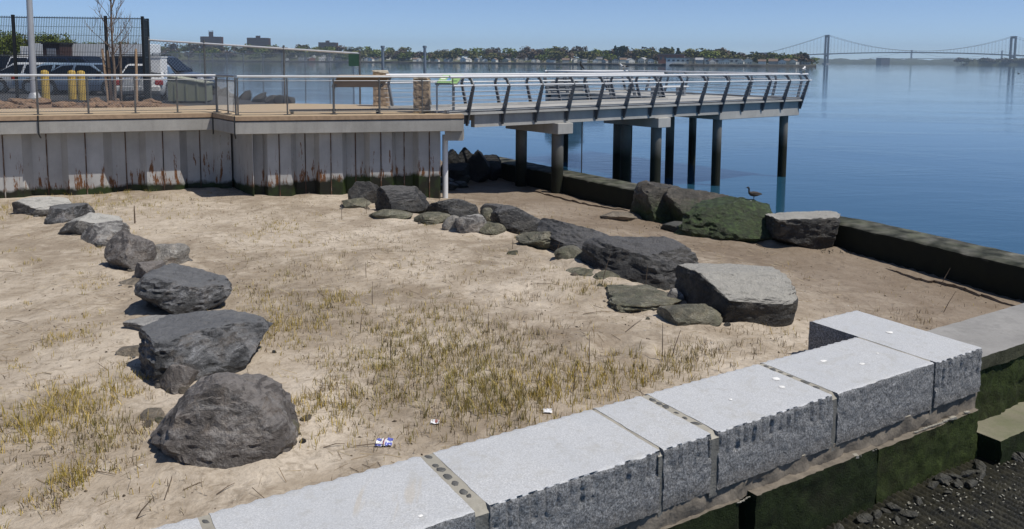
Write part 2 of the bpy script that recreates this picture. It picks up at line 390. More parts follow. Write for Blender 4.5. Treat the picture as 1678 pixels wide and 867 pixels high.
def grid_mesh(name, x0, x1, y0, y1, step, zf, mat, kind='structure', keep=None):
    xs = np.arange(x0, x1 + step * .5, step); ys = np.arange(y0, y1 + step * .5, step); nx, ny = len(xs), len(ys)
    v = [(x, y, zf(x, y)) for y in ys for x in xs]
    f = []
    for j in range(ny - 1):
        for i in range(nx - 1):
            if keep is None or keep((xs[i] + xs[i + 1]) / 2, (ys[j] + ys[j + 1]) / 2):
                a = j * nx + i; f.append((a, a + 1, a + nx + 1, a + nx))
    me = bpy.data.meshes.new(name); me.from_pydata(v, [], f); me.shade_smooth()
    bm = bmesh.new(); bm.from_mesh(me); bmesh.ops.delete(bm, geom=[w for w in bm.verts if not w.link_faces], context='VERTS'); bm.to_mesh(me); bm.free()
    o = link_mesh(name, me, mat); tag(o, kind=kind); return o
def front_off(x, y):        # how far a point lies in front of the granite wall's back edge
    d = Vector((x, y)) - G0; return d.dot(GN), d.dot(GD)
def terr(x, y):
    z = sand_z(x, y); o, a = front_off(x, y)
    if a < 9.7 or True:
        z = z + (MAT_Z - .25 - z) * sstep(.35, .75, o)
    return z
def keep(x, y): return front_off(x, y)[0] < 1.0
sand = grid_mesh('sand', -24, 13.4, 4.3, 34.9, .11, terr, SAND, keep=keep)

# water, one sheet to the horizon
MB().add([(-30000, -200, WATER_Z), (30000, -200, WATER_Z), (30000, 40000, WATER_Z), (-30000, 40000, WATER_Z)], [(0, 1, 2, 3)]).build('water', WATER)['kind'] = 'structure'
# sea bed under it so that the land has a floor
MB().add([(-400, -100, -2.2), (400, -100, -2.2), (400, 400, -2.2), (-400, 400, -2.2)], [(0, 1, 2, 3)]).build('sea_bed', plain('mud', (.05, .045, .035), .9))['kind'] = 'structure'

# ------------------------------------------------------------------ granite wall
GT, GB = 1.15, 0.6
def gw(a, o, z=0): p = G0 + GD * a + GN * o; return Vector((p.x, p.y, z))
def lat_box(name, a0, a1, o0, o1, z0, z1, step, disp, mats, parent, org):
    """block with gridded skin; disp(a,o,z,face)->(da,do,dz). First material on top, second on the sides"""
    na, no, nz = (max(2, int(round((q1 - q0) / step))) for q0, q1 in ((a0, a1), (o0, o1), (z0, z1)))
    bm = bmesh.new(); vd = {}
    def V(i, j, k):
        key = (i, j, k)
        if key not in vd:
            a, o, z = a0 + (a1 - a0) * i / na, o0 + (o1 - o0) * j / no, z0 + (z1 - z0) * k / nz
            da, do, dz = disp(a, o, z, i == 0, i == na, j == 0, j == no, k == 0, k == nz)
            p = gw(a + da, o + do, z + dz); vd[key] = bm.verts.new(p - org)
        return vd[key]
    def F(vs_, mi):
        f = bm.faces.new(vs_); f.material_index = mi; f.smooth = True
    for i in range(na):
        for j in range(no):
            F([V(i, j, nz), V(i + 1, j, nz), V(i + 1, j + 1, nz), V(i, j + 1, nz)], 0)
        for k in range(nz):
            F([V(i, no, k), V(i + 1, no, k), V(i + 1, no, k + 1), V(i, no, k + 1)], 1)
            F([V(i, 0, k), V(i + 1, 0, k), V(i + 1, 0, k + 1), V(i, 0, k + 1)], 1)
    for j in range(no):
        for k in range(nz):
            F([V(0, j, k), V(0, j + 1, k), V(0, j + 1, k + 1), V(0, j, k + 1)], 1)
            F([V(na, j, k), V(na, j + 1, k), V(na, j + 1, k + 1), V(na, j, k + 1)], 1)
    bmesh.ops.recalc_face_normals(bm, faces=bm.faces)
    me = bpy.data.meshes.new(name); bm.to_mesh(me); bm.free()
    for m_ in mats: me.materials.append(m_)
    me.set_sharp_from_angle(angle=R(40))
    return link_mesh(name, me, None, parent)
WO = gw(3, .5, 0)
wall = empty('granite_seawall', WO, 'pale granite block seawall with mossy lower course edging the sandy marsh', 'seawall')
def gdisp(marks, seed, full=False):
    def f(a, o, z, L, Rr, bk, fr, bot, top):
        da = do = dz = 0
        if fr:
            n1 = noise.noise((a * 9 + seed, z * 9, 2.2)); n2 = noise.noise((a * 24, z * 24 + seed, 5.1))
            do = .014 * n1 + .016 * n2 - .010
            if marks:
                ph = (a / .118) % 1 - .5; ln = (.34 if full else .23 + .09 * noise.noise((math.floor(a / .118) * 3.7, seed, 0)))
                if (GT - z) < ln and abs(ph) < .14 and (full or noise.noise((math.floor(a / .118) * 5.3, seed + 2, 0)) > -.25): do -= .022
            if top: dz = -.012 * abs(n1) - .006; do -= .008
        if bk:
            do = -.012 * math.cos(a * 2 * math.pi / .13) + .014 * noise.noise((a * 8, seed, z * 6))
            if top: dz = -.012
        if (L or Rr): da = .008 * noise.noise((o * 9, z * 9, seed)) * (1 if L else 1)
        if top and not (fr or bk): dz += .002 * noise.noise((a * 3, o * 3, seed))
        return da, do, dz
    return f
blocks = [(-2.4, .34, 1), (.42, 2.13, 0), (2.26, 3.965, 1), (4.005, 4.58, 1), (4.67, 6.28, 1), (6.36, 8.035, 0)]
BL = []
for i, (a0, a1, mk) in enumerate(blocks):
    BL.append(lat_box('granite_block', a0, a1, 0, 1.02, GB, GT, .027 if i > 1 else .035, gdisp(mk, i * 3.3), [GTOP, GSPL], wall, WO))
BL.append(lat_box('granite_block', 8.07, 9.0, -.69, 1.04, GB + .02, GT, .026, gdisp(1, 31, True), [GTOP, GSPL], wall, WO))
JFACE = plain('joint_shade_grey', (.15, .145, .13), .9, 0, .35, 14, .5)  # darker copy of the mortar, shade of the upright joint put into colour
# mortar joints with pebbles pressed into them
for k, (c, w, peb) in enumerate([(.38, .09, 5), (2.195, .14, 7), (3.985, .045, 0), (4.625, .10, 6), (6.32, .09, 7), (8.0525, .04, 0)]):
    mb = MB(); N = 30; rows = []
    for j in range(N + 1):
        o = .03 + (1.0 - .03) * j / N; e = .012 * noise.noise((o * 7, k, 1)); e2 = .012 * noise.noise((o * 7, k, 9))
        zt = GT - .004 + .005 * noise.noise((o * 5, k, 4)) - (.05 * sstep(.93, 1., o))
        rows.append([gw(c - w / 2 - .012 + min(0, e), o, zt), gw(c + w / 2 + .012 + max(0, e2), o, zt)])
    vs_, fs = [], []
    for rr in rows: vs_ += rr
    for j in range(N): fs.append((2 * j, 2 * j + 1, 2 * j + 3, 2 * j + 2))
    vt_, fr_ = [], rows[-1]; mid_ = (fr_[0] + fr_[1]) / 2; vt_ = [Vector(p) for p in fr_] + [Vector((mid_.x + (p.x - mid_.x) * .8, mid_.y + (p.y - mid_.y) * .8, GB - .06)) for p in fr_]
    mb.add(vs_, fs); j = mb.build('mortar_joint', MORTAR, wall, WO); MB().add(vt_, [(0, 1, 3, 2)]).build('joint_face', JFACE, j, WO)
    for q in range(peb):
        o = .05 + .80 * (q + .15 + .7 * random.random()) / peb; bm = bmesh.new()
        bmesh.ops.create_icosphere(bm, subdivisions=2, radius=1)
        rx, ry = (.026 + .014 * random.random()) * (1.15 if k == 1 else .95), .036 + .018 * random.random(); an = random.uniform(-.5, .5)
        ct = gw(c + random.uniform(-.012, .012), o, GT - .008) - WO
        for v in bm.verts:
            s_ = (.75 + .5 * ((q * 7 + k * 3) % 5) / 5) * (1 + .45 * noise.noise((v.co.x * 1.4 + q * 3, v.co.y * 1.4 + k * 5, 0))); x, y = v.co.x * rx * s_, v.co.y * ry * s_
            x, y = x * math.cos(an) - y * math.sin(an), x * math.sin(an) + y * math.cos(an)
            d = GD * x + GN * y; v.co = ct + Vector((d.x, d.y, v.co.z * .011))
        me = bpy.data.meshes.new('pebble'); bm.to_mesh(me); bm.free(); me.shade_smooth(); link_mesh('pebble', me, PEBBLE, j)
# bird droppings on the stone
DROP = plain('dropping', (.78, .77, .74), .8)
for bi, a, o, r_ in [(6, 8.55, .12, .045), (5, 7.0, .34, .04), (5, 7.3, .62, .035), (4, 6.12, .42, .045), (4, 6.0, .60, .035), (1, 1.75, .86, .02), (4, 5.3, .55, .02), (5, 7.75, .5, .02)]:
    mb = MB(); n_ = 14; pts = []
    for k in range(n_):
        t = 2 * math.pi * k / n_; rr = r_ * (1 + .35 * noise.noise((math.cos(t) * 1.5, math.sin(t) * 1.5, a))); pts.append(gw(a + rr * math.cos(t), o + rr * .8 * math.sin(t), GT + .004))
    c = gw(a, o, GT + .009); mb.add(pts + [c], [(k, (k + 1) % n_, n_) for k in range(n_)]); mb.build('bird_dropping', DROP, BL[bi], WO)
# bedding mortar and lower course
BEDM = plain('bed_mortar', (.17, .145, .115), .9, 0, .35, 7, .5, 'World')
def ldisp(seed, amp):
    def f(a, o, z, L, Rr, bk, fr, bot, top):
        n1 = noise.noise((a * 4, z * 5 + seed, o * 4)); n2 = noise.noise((a * 15, z * 15, seed + o * 9))
        return (0, (amp * n1 + amp * .6 * n2) if fr else 0, (amp * .5 * n1) if top else 0)
    return f
lat_box('bedding_mortar', -2.4, 9.02, .1, .985, .40, GB + .012, .05, ldisp(3, .05), [MORTAR, plain('bed_mortar', (.17, .145, .115), .9, 0, .35, 7, .5, 'World')], wall, WO)
for (a0, a1, s_, m_, of) in [(-2.4, 1.1, 5, MOSSD, 1.04), (1.13, 3.4, 6, MOSSD, 1.06), (3.5, 4.95, 7, MOSSD, 1.02), (5.12, 6.98, 8, MOSSD, 1.07), (7.03, 8.98, 9, MOSS, 1.05)]:
    lat_box('base_block', a0, a1, .1, of, -.45, .40 + .02 * (s_ % 3), .04, ldisp(s_ * 7, .03), [BEDM, m_], wall, WO)
# pale broken mortar lip along the lower course
mb = MB()
for i in range(90):
    a = 4.9 + i * .043; o = 1.045 + .02 * noise.noise((a * 5, 0, 3))
    if noise.noise((a * 1.3, 4, 4)) > .0:
        s_ = (.008 + .016 * random.random()) * (.4 + .8 * abs(noise.noise((a * 2.2, 9, 9))) * 2); mb.bar(gw(a, o - .012, .425 + .012 * noise.noise((a * 7, 1, 1))), gw(a + .046, o + .01 * random.random(), .425 + .012 * noise.noise((a * 7 + .3, 1, 1))), s_ * 1.6, s_)
lip = mb.build('mortar_lip', MORTAR, wall, WO); lip['kind'] = 'stuff'

ex = gw(10.5, .5, 0)
slab = empty('concrete_slab_wall', ex, 'low grey concrete slab wall with mossy face running on from granite end block', 'wall')
lat_box('slab', 9.03, 15, -.02, .9, .78, .95, .06, ldisp(4.5, .02), [SLAB, m_moss('slab_edge', (.04, .042, .025), (.12, .12, .075), (.15, .14, .11), .7)], slab, ex)
lat_box('mossy_face', 9.03, 15, .1, .86, -.45, .775, .05, ldisp(8.5, .05), [MOSS, MOSS], slab, ex)
LEDGE = m_concrete('ledge_concrete', (.23, .21, .155), .5, None, .4)
lat_box('ledge', 9.02, 15, .8, 1.3, -.45, .1, .05, ldisp(2.5, .025), [LEDGE, MOSSD], slab, ex)

# ribbed tidal mat below the wall
def matz(x, y):
    o, a = front_off(x, y); u = a * .94 - o * .34
    u = a + .12 * o; ph = u / .095 + .35 * noise.noise((x * 1.1, y * 1.1, 0)); return MAT_Z + .045 * (abs(math.sin(ph * math.pi)) ** .7 - .6) + .02 * noise.noise((x * 2, y * 2, 4))
def mat_mesh():
    na, no = 760, 34; v = []
    for j in range(no + 1):
        for i in range(na + 1):
            p = gw(3.0 + 9.5 * i / na, .9 + 3.2 * j / no); v.append((p.x, p.y, matz(p.x, p.y)))
    f = [(j * (na + 1) + i, j * (na + 1) + i + 1, (j + 1) * (na + 1) + i + 1, (j + 1) * (na + 1) + i) for j in range(no) for i in range(na)]
    me = bpy.data.meshes.new('tidal_mat'); me.from_pydata(v, [], f); me.shade_smooth()
    n = NT('wet_mat'); co = n.coord('World'); col = n.ramp(n.noise(7, co, 5, .7), [(.4, (.012, .012, .009)), (.62, (.035, .032, .02)), (.8, (.06, .06, .035))]); n.bump(n.noise(40, co, 4), .6, .02)
    return link_mesh('tidal_mat', me, n.fin(col, .42, 0, .5))
tag(mat_mesh(), kind='structure')

# ------------------------------------------------------------------ rocks
def rock_mesh(name, w, d, h, seed, sub=4, n_sup=2.8, cuts=9, flat_top=0., rough=1., yaw=0, tilt=(0, 0), wedge=0., taper=0.):
    rnd = random.Random(seed); bm = bmesh.new(); bmesh.ops.create_icosphere(bm, subdivisions=sub, radius=1)
    planes = []
    for _ in range(max(2, cuts + 3)):
        u = Vector((rnd.gauss(0, 1), rnd.gauss(0, 1), rnd.gauss(0, .8))).normalized(); planes.append((u, rnd.uniform(.6, .86)))
    if flat_top: planes.append((Vector((rnd.uniform(-.12, .12), rnd.uniform(-.12, .12), 1)).normalized(), 1 - flat_top))
    o = seed * 13.7
    for v in bm.verts:
        p = v.co.copy()
        k = (abs(p.x) ** n_sup + abs(p.y) ** n_sup + abs(p.z) ** n_sup) ** (-1 / n_sup); p *= k
        p *= 1 + .13 * rough * noise.noise((p.x * 1.1 + o, p.y * 1.1, p.z * 1.1))
        for u, dd in planes:
            e = p.dot(u) - dd
            if e > 0: p -= u * e * .95
        q = p
        lay = noise.noise((q.x * 1.5 + o, q.y * 1.5, q.z * 6.5 + q.x * 1.2))
        f = .04 * noise.noise((q.x * 2.4 + o, q.y * 2.4, q.z * 2.4)) + .03 * lay - .035 * abs(noise.noise((q.x * 11 + o, q.y * 9, q.z * 13))) - .06 * abs(noise.noise((q.x * 4.6 + o, q.y * 4.6, q.z * 6))) + .035 * noise.noise((q.x * 9 + o, q.y * 9, q.z * 11)) + .018 * noise.noise((q.x * 21, q.y * 21 + o, q.z * 24))
        p = p * (1 + f * rough)
        if wedge: p.z *= 1 - wedge * p.x
        if taper: s_ = 1 - taper * (p.z + .3); p.x *= s_; p.y *= s_
        v.co = p
    xs = [v.co.x for v in bm.verts]; ys = [v.co.y for v in bm.verts]; zs = [v.co.z for v in bm.verts]
    rot = Matrix.Rotation(tilt[1], 3, 'Y') @ Matrix.Rotation(tilt[0], 3, 'X')
    for v in bm.verts:
        v.co = rot @ Vector((v.co.x * 2 / (max(xs) - min(xs)) * w / 2, v.co.y * 2 / (max(ys) - min(ys)) * d / 2, v.co.z * 2 / (max(zs) - min(zs)) * h / 2))
    if yaw:
        m3 = Matrix.Rotation(yaw, 3, 'Z')
        for v in bm.verts: v.co = m3 @ v.co
    me = bpy.data.meshes.new(name); bm.to_mesh(me); bm.free(); me.shade_smooth(); me.set_sharp_from_angle(angle=R(28)); return me
def rock(label, box, mat, seed, dr=.8, sub=4, sink=.22, group=None, name='boulder', cat='rock', zadd=0, base=None, **kw):
    xl, yt, xr, yb = box
    g = base or gp((xl + xr) / 2, yb); dist = (g - CAM).dot(fw); s_ = dist / FPX
    w = (xr - xl) * s_ * 1.1; d = w * min(1.05, dr * 1.15); ang = math.atan2(CZ - g.z, g.y)
    h = max(.25 * min(w, d), ((yb - yt) * s_ - d * .55 * math.sin(ang)) / math.cos(ang))
    if sink >= .5: h *= .55
    H = h * (1 + max(sink, .45)); dirv = Vector((g.x, g.y, 0)).normalized()
    me = rock_mesh(name, w, d, H, seed, sub, **kw)
    o = link_mesh(name, me, mat); c = g + dirv * d * .42
    o.location = (c.x, c.y, g.z + h - H / 2 + zadd); tag(o, label, cat, group); return o
def rockline(label, A, B, ratio, hpx, mat, seed, sub=5, group=None, name='boulder', **kw):
    a, b = gp(*A), gp(*B); c = (a + b) / 2; L = (b - a).length * 1.12; s_ = (c - CAM).dot(fw) / FPX; h = hpx * s_
    me = rock_mesh(name, L, L * ratio, h * 1.5, seed, sub, yaw=math.atan2(b.y - a.y, b.x - a.x), **kw); o = link_mesh(name, me, mat)
    o.location = (c.x, c.y + L * ratio * .3, c.z + h - h * .75); return tag(o, label, 'rock', group)
GL, GR_, GS = 'boulders in the chain from the bulkhead', 'boulders in the chain to the flat boulder', 'rocks piled on the old seawall'
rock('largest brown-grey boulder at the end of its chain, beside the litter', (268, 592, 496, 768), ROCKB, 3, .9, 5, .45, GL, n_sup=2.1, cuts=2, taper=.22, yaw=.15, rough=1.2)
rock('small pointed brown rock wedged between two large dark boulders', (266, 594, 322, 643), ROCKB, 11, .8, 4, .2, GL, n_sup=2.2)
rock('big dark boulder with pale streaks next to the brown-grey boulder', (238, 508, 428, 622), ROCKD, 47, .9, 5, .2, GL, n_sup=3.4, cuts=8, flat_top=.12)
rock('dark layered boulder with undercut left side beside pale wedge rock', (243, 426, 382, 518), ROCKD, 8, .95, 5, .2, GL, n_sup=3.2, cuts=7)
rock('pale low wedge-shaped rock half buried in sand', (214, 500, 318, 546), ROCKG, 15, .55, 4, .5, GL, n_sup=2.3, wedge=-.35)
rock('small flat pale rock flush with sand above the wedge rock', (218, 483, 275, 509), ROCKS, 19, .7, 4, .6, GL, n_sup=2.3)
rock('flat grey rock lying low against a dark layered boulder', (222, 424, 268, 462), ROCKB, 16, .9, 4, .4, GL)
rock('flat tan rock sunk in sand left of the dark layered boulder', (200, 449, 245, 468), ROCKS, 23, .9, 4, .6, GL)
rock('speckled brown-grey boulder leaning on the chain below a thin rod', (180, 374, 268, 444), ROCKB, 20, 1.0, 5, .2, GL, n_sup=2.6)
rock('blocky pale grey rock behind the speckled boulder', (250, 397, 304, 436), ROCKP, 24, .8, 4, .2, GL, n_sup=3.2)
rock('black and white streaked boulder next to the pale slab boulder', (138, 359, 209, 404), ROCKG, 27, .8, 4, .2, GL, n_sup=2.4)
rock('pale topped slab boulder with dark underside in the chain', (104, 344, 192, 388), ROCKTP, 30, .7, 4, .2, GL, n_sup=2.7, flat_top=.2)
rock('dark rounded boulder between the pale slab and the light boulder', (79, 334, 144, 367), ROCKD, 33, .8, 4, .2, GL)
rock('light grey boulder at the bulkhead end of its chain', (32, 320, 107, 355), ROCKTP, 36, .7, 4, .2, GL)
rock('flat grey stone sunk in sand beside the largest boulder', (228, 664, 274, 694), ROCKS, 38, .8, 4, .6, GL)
rock('low tan stone sunk in sand beside the big streaked boulder', (200, 553, 250, 584), ROCKS, 39, .8, 4, .6, GL)
rock('small mossy stone against the right foot of the largest boulder', (452, 688, 486, 722), ROCKM, 41, .8, 3, .4, GL)
# chain from bulkhead corner to the flat-topped boulder
rock('dark rounded boulder standing against the rusty bulkhead', (574, 290, 627, 336), ROCKW, 51, .9, 4, .2, GR_, n_sup=3.)
rock('long dark boulder beside the boulder against the bulkhead', (618, 304, 704, 354), ROCKW, 53, .8, 5, .2, GR_)
rock('low green-grey rock in front of the bulkhead boulders', (558, 325, 607, 343), ROCKM, 55, .7, 4, .4, GR_)
rock('flat pale rock strip below the long dark boulder', (606, 342, 674, 359), ROCKM, 56, .6, 4, .4, GR_)
rock('rounded green-grey low rock before the dark pointed boulder', (676, 348, 738, 369), ROCKM, 58, .6, 4, .4, GR_)
rock('dark pointed boulder between rounded low rock and tilted slab', (702, 318, 788, 360), ROCKW, 60, .8, 5, .2, GR_, taper=.2)
rock('pale triangular rock leaning on a tilted slab', (726, 352, 762, 379), ROCKP, 62, .5, 4, .3, GR_, n_sup=1.7, cuts=5)
rock('tilted grey slab rock beside the pale triangular rock', (742, 348, 800, 384), ROCKG, 63, .6, 4, .2, GR_, tilt=(0, .35))
rock('small mossy rock wedged between dark boulders', (784, 340, 812, 364), ROCKM, 65, .8, 3, .3, GR_)
rock('small black-topped rock behind the small mossy one', (790, 333, 832, 358), ROCKW, 66, .8, 4, .3, GR_)
rock('low mossy rock before the sloping dark boulder', (770, 362, 832, 386), ROCKM, 67, .6, 4, .4, GR_)
rock('sloping dark boulder before the eroded sand edge', (802, 337, 884, 386), ROCKW, 68, .8, 5, .2, GR_)
rock('rugged moss-covered rock in front of the long black boulder', (844, 374, 930, 411), ROCKM, 70, .7, 5, .3, GR_, rough=1.5)
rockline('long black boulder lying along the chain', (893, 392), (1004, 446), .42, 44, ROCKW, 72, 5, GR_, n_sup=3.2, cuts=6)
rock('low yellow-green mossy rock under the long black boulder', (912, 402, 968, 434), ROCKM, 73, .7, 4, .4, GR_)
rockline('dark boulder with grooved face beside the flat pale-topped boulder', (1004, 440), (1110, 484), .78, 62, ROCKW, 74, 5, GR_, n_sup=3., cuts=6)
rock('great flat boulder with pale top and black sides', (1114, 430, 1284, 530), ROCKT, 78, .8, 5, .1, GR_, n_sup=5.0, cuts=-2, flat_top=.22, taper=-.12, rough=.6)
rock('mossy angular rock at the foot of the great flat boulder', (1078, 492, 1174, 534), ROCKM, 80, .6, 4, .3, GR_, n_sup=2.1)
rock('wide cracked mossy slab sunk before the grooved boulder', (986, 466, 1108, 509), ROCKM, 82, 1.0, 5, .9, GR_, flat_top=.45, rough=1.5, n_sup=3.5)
rock('small pale upright stone between slab and great flat boulder', (1094, 471, 1120, 502), ROCKG, 84, .7, 3, .3, GR_, n_sup=1.9)
rock('thin pale stone chip leaning on the great flat boulder', (1112, 468, 1126, 492), ROCKP, 85, .5, 3, .3, GR_, n_sup=1.8)
rock('low flat mossy rock under the grooved dark boulder', (975, 430, 1048, 462), ROCKM, 86, .6, 4, .5, GR_)
rock('small low dark-cracked rock in front of the mossy ones', (932, 436, 988, 453), ROCKM, 87, .7, 4, .5, GR_)
# on the seawall
SWB = lambda px, py, z: gz(px, py, z)
rock('rounded brown boulder with green foot where the seawall breaks off', (1033, 286, 1144, 366), ROCKGR, 89, .8, 5, .15, GS, n_sup=2.5)
rock('dark brown boulder between rounded brown and green boulders', (1080, 302, 1192, 374), ROCKGR, 94, .8, 5, .15, GS, n_sup=2.6)
GOOSE_ROCK = rock('large green algae-covered boulder with a goose on top', (1112, 318, 1285, 396), ROCKGG, 96, .75, 5, .15, GS, n_sup=2.1, taper=.25, rough=1.3, cuts=8)
rock('flat grey cap rock with black underside beside the green boulder', (1264, 340, 1380, 408), ROCKT, 104, .7, 5, .1, GS, n_sup=5.5, flat_top=.25, cuts=-3, taper=-.15, rough=.8)
rock('pale flat tan stone on wet sand below the seawall', (980, 344, 1044, 363), ROCKS, 99, .55, 4, .4, GS)
rock('small bright green pointed stone between seawall boulders', (1064, 343, 1088, 364), plain('green_stone', (.16, .19, .08), .8, 0, .3, 9), 101, .7, 3, .2, GS, n_sup=1.8, cuts=5)
rock('low dark weed-covered rock in front of the seawall boulders', (1082, 362, 1160, 384), ROCKW, 102, .6, 4, .3, GS)
# black riprap under the pier root and rubble beside the bulkhead end
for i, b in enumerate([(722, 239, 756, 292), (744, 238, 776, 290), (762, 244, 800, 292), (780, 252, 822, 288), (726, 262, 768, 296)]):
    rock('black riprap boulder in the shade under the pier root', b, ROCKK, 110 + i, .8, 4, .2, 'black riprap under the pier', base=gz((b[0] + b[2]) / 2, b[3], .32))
for i, b in enumerate([(716, 288, 742, 306), (738, 284, 768, 302), (720, 298, 750, 312), (752, 288, 782, 298), (764, 280, 784, 292), (742, 296, 766, 308)]):
    rock('dark weedy rubble stone at the foot of the bulkhead end', b, ROCKW, 120 + i, .8, 3, .3, 'weedy rubble by the bulkhead end', name='rubble_stone', cat='stone')
# stones along the foot of the granite wall
STONE = m_rock('shore_stone', (.075, .072, .058), (.22, .21, .175), .5)
rs = random.Random(5)
k = 0
for i in range(60):
    a = 3.6 + rs.random() * 7.2; o = 1.16 + abs(rs.gauss(0, .13)) + (.12 if a > 8.9 else 0)
    w = rs.uniform(.06, .17); p = gw(a, o, MAT_Z)
    me = rock_mesh('loose_stone', w * 1.3, w * rs.uniform(.6, 1), w * rs.uniform(.4, .7), 200 + i, 2 if w < .1 else 3, n_sup=2.1, cuts=6, yaw=rs.uniform(0, 3), tilt=(rs.uniform(-.4, .4), rs.uniform(-.4, .4)))
    s_ = link_mesh('loose_stone', me, STONE, None, (p.x, p.y, MAT_Z + w * .22)); tag(s_, 'loose angular stone at the foot of the mossy granite wall', 'stone', 'loose stones along the wall foot')
mb = MB()
for i in range(320):
    a = rs.uniform(5.5, 11); o = 1.25 + abs(rs.gauss(0, .35)); p = gw(a, o); z = matz(p.x, p.y) + .008; s_ = rs.uniform(.006, .016); t = rs.uniform(0, 3)
    mb.bar((p.x - s_ * math.cos(t), p.y - s_ * math.sin(t), z), (p.x + s_ * math.cos(t), p.y + s_ * math.sin(t), z + .004), s_ * .9, s_ * .5)
tag(mb.build('shell_grit', plain('shell', (.24, .23, .19), .6)), 'scattered pale shell bits on the ribbed tidal mat', 'shells', kind='stuff')

def bank_sand():
    me = sand.data; n_ = len(me.vertices); co = np.empty(n_ * 3, dtype=np.float32); me.vertices.foreach_get('co', co); co = co.reshape(-1, 3)
    for o in [o for o in COL.objects if o.name.split('.')[0] == 'boulder']:
        vs_ = np.array([v.co[:2] for v in o.data.vertices]); rx, ry = np.ptp(vs_[:, 0]) / 2, np.ptp(vs_[:, 1]) / 2; c = o.location
        if front_off(c.x, c.y)[0] > -.3: continue
        d = np.hypot((co[:, 0] - c.x) / rx, (co[:, 1] - c.y) / ry); b = .055 * min(1, rx * 2) * np.exp(-((d - .95) / .28) ** 2) * (.6 + .5 * np.sin(co[:, 0] * 7 + co[:, 1] * 5))
        co[:, 2] += np.where(co[:, 2] > .1, b, 0)
    me.vertices.foreach_set('co', co.ravel()); me.update()
bank_sand()
rq = random.Random(14); cand = [o for o in COL.objects if o.get('group') in (GL, GR_)]
rub = [rock_mesh('rubble_stone', 1, .8, .6, 500 + i, 3, n_sup=2.3, cuts=5) for i in range(6)]
for i in range(84):
    o = cand[(i * 7) % len(cand)]; dx, dy, _ = o.dimensions if o.dimensions.x else (1, 1, 1); vs_ = [v.co for v in o.data.vertices]; rx = max(v.x for v in vs_); ry = max(v.y for v in vs_); a = rq.random() * 6.28
    x, y = o.location.x + math.cos(a) * rx * rq.uniform(.85, 1.25), o.location.y + math.sin(a) * ry * rq.uniform(.85, 1.2)
    if front_off(x, y)[0] > -.1: continue
    w = rq.uniform(.06, .2) * (1.2 if y > 14 else .8); m_ = rub[i % 6]
    q = bpy.data.objects.new('rubble_stone', m_); COL.objects.link(q)
    if not m_.materials: m_.materials.append([ROCKS, ROCKG, ROCKM, ROCKB, ROCKW, ROCKS][i % 6])
    q.location = (x, y, sand_z(x, y) + w * .08); q.scale = (w, w, w); q.rotation_euler = (rq.uniform(-.3, .3), rq.uniform(-.3, .3), rq.random() * 6)
    lab = ['tan', 'grey', 'mossy', 'brown', 'dark', 'tan'][i % 6]; ch = 'left' if o['group'] == GL else 'r'
    tag(q, 'small %s stone in the sand beside the boulders of %s' % (lab, 'the streaked boulder chain' if o['group'] == GL else 'the flat boulder chain'), 'stone', 'rubble between the chain boulders')
# old concrete seawall in two runs, broken off at the boulders
def swp(t):     # t in polyline units
    i = min(len(SW) - 2, int(t)); f = t - i; a, b = Vector(SW[i]), Vector(SW[i + 1]); d = (b - a).normalized(); return a.lerp(b, f), Vector((-d.y, d.x))
def seawall(name, label, t0, t1, z1, wid, mat):
    c, n_ = swp((t0 + t1) / 2); org = Vector((c.x, c.y, 0)); bm = bmesh.new(); N = 70; no, nz = 8, 6; rows = []
    for i in range(N + 1):
        c, n_ = swp(t0 + (t1 - t0) * i / N); ring = []
        prof = [(0, -.8 + (z1 + .8) * k / nz) for k in range(nz + 1)] + [(wid * k / no, z1) for k in range(1, no + 1)] + [(wid, z1 - (z1 + .8) * k / nz) for k in range(1, nz + 1)]
        for q, (o, z) in enumerate(prof):
            s_ = noise.noise((c.x * 2.5, c.y * 2.5, z * 3 + o * 2)) * .03
            if q in (nz, nz + no): z -= .02 + abs(s_)
            p = c + n_ * (o + (s_ if q < nz + 1 else 0)); ring.append(bm.verts.new((p.x - org.x, p.y - org.y, z + (s_ * .3 if nz < q < nz + no else 0))))
        rows.append(ring)
    for r0, r1 in zip(rows[:-1], rows[1:]):
        for q in range(len(r0) - 1): bm.faces.new((r0[q], r0[q + 1], r1[q + 1], r1[q]))
    bm.faces.new(rows[0]); bm.faces.new(list(reversed(rows[-1]))); bmesh.ops.recalc_face_normals(bm, faces=bm.faces)
    me = bpy.data.meshes.new(name); bm.to_mesh(me); bm.free(); me.shade_smooth(); me.set_sharp_from_angle(angle=R(50))
    o = link_mesh(name, me, mat, None, org); return tag(o, label, 'seawall', 'old concrete seawall')
seawall('old_seawall', 'old low concrete seawall run passing under the pier, mossy top', .0, 1.07, .75, 1.0, SEAWALL)
seawall('old_seawall', 'old low concrete seawall run right of the flat cap rock', 1.86, 3.9, .75, 1.05, SEAWALL)
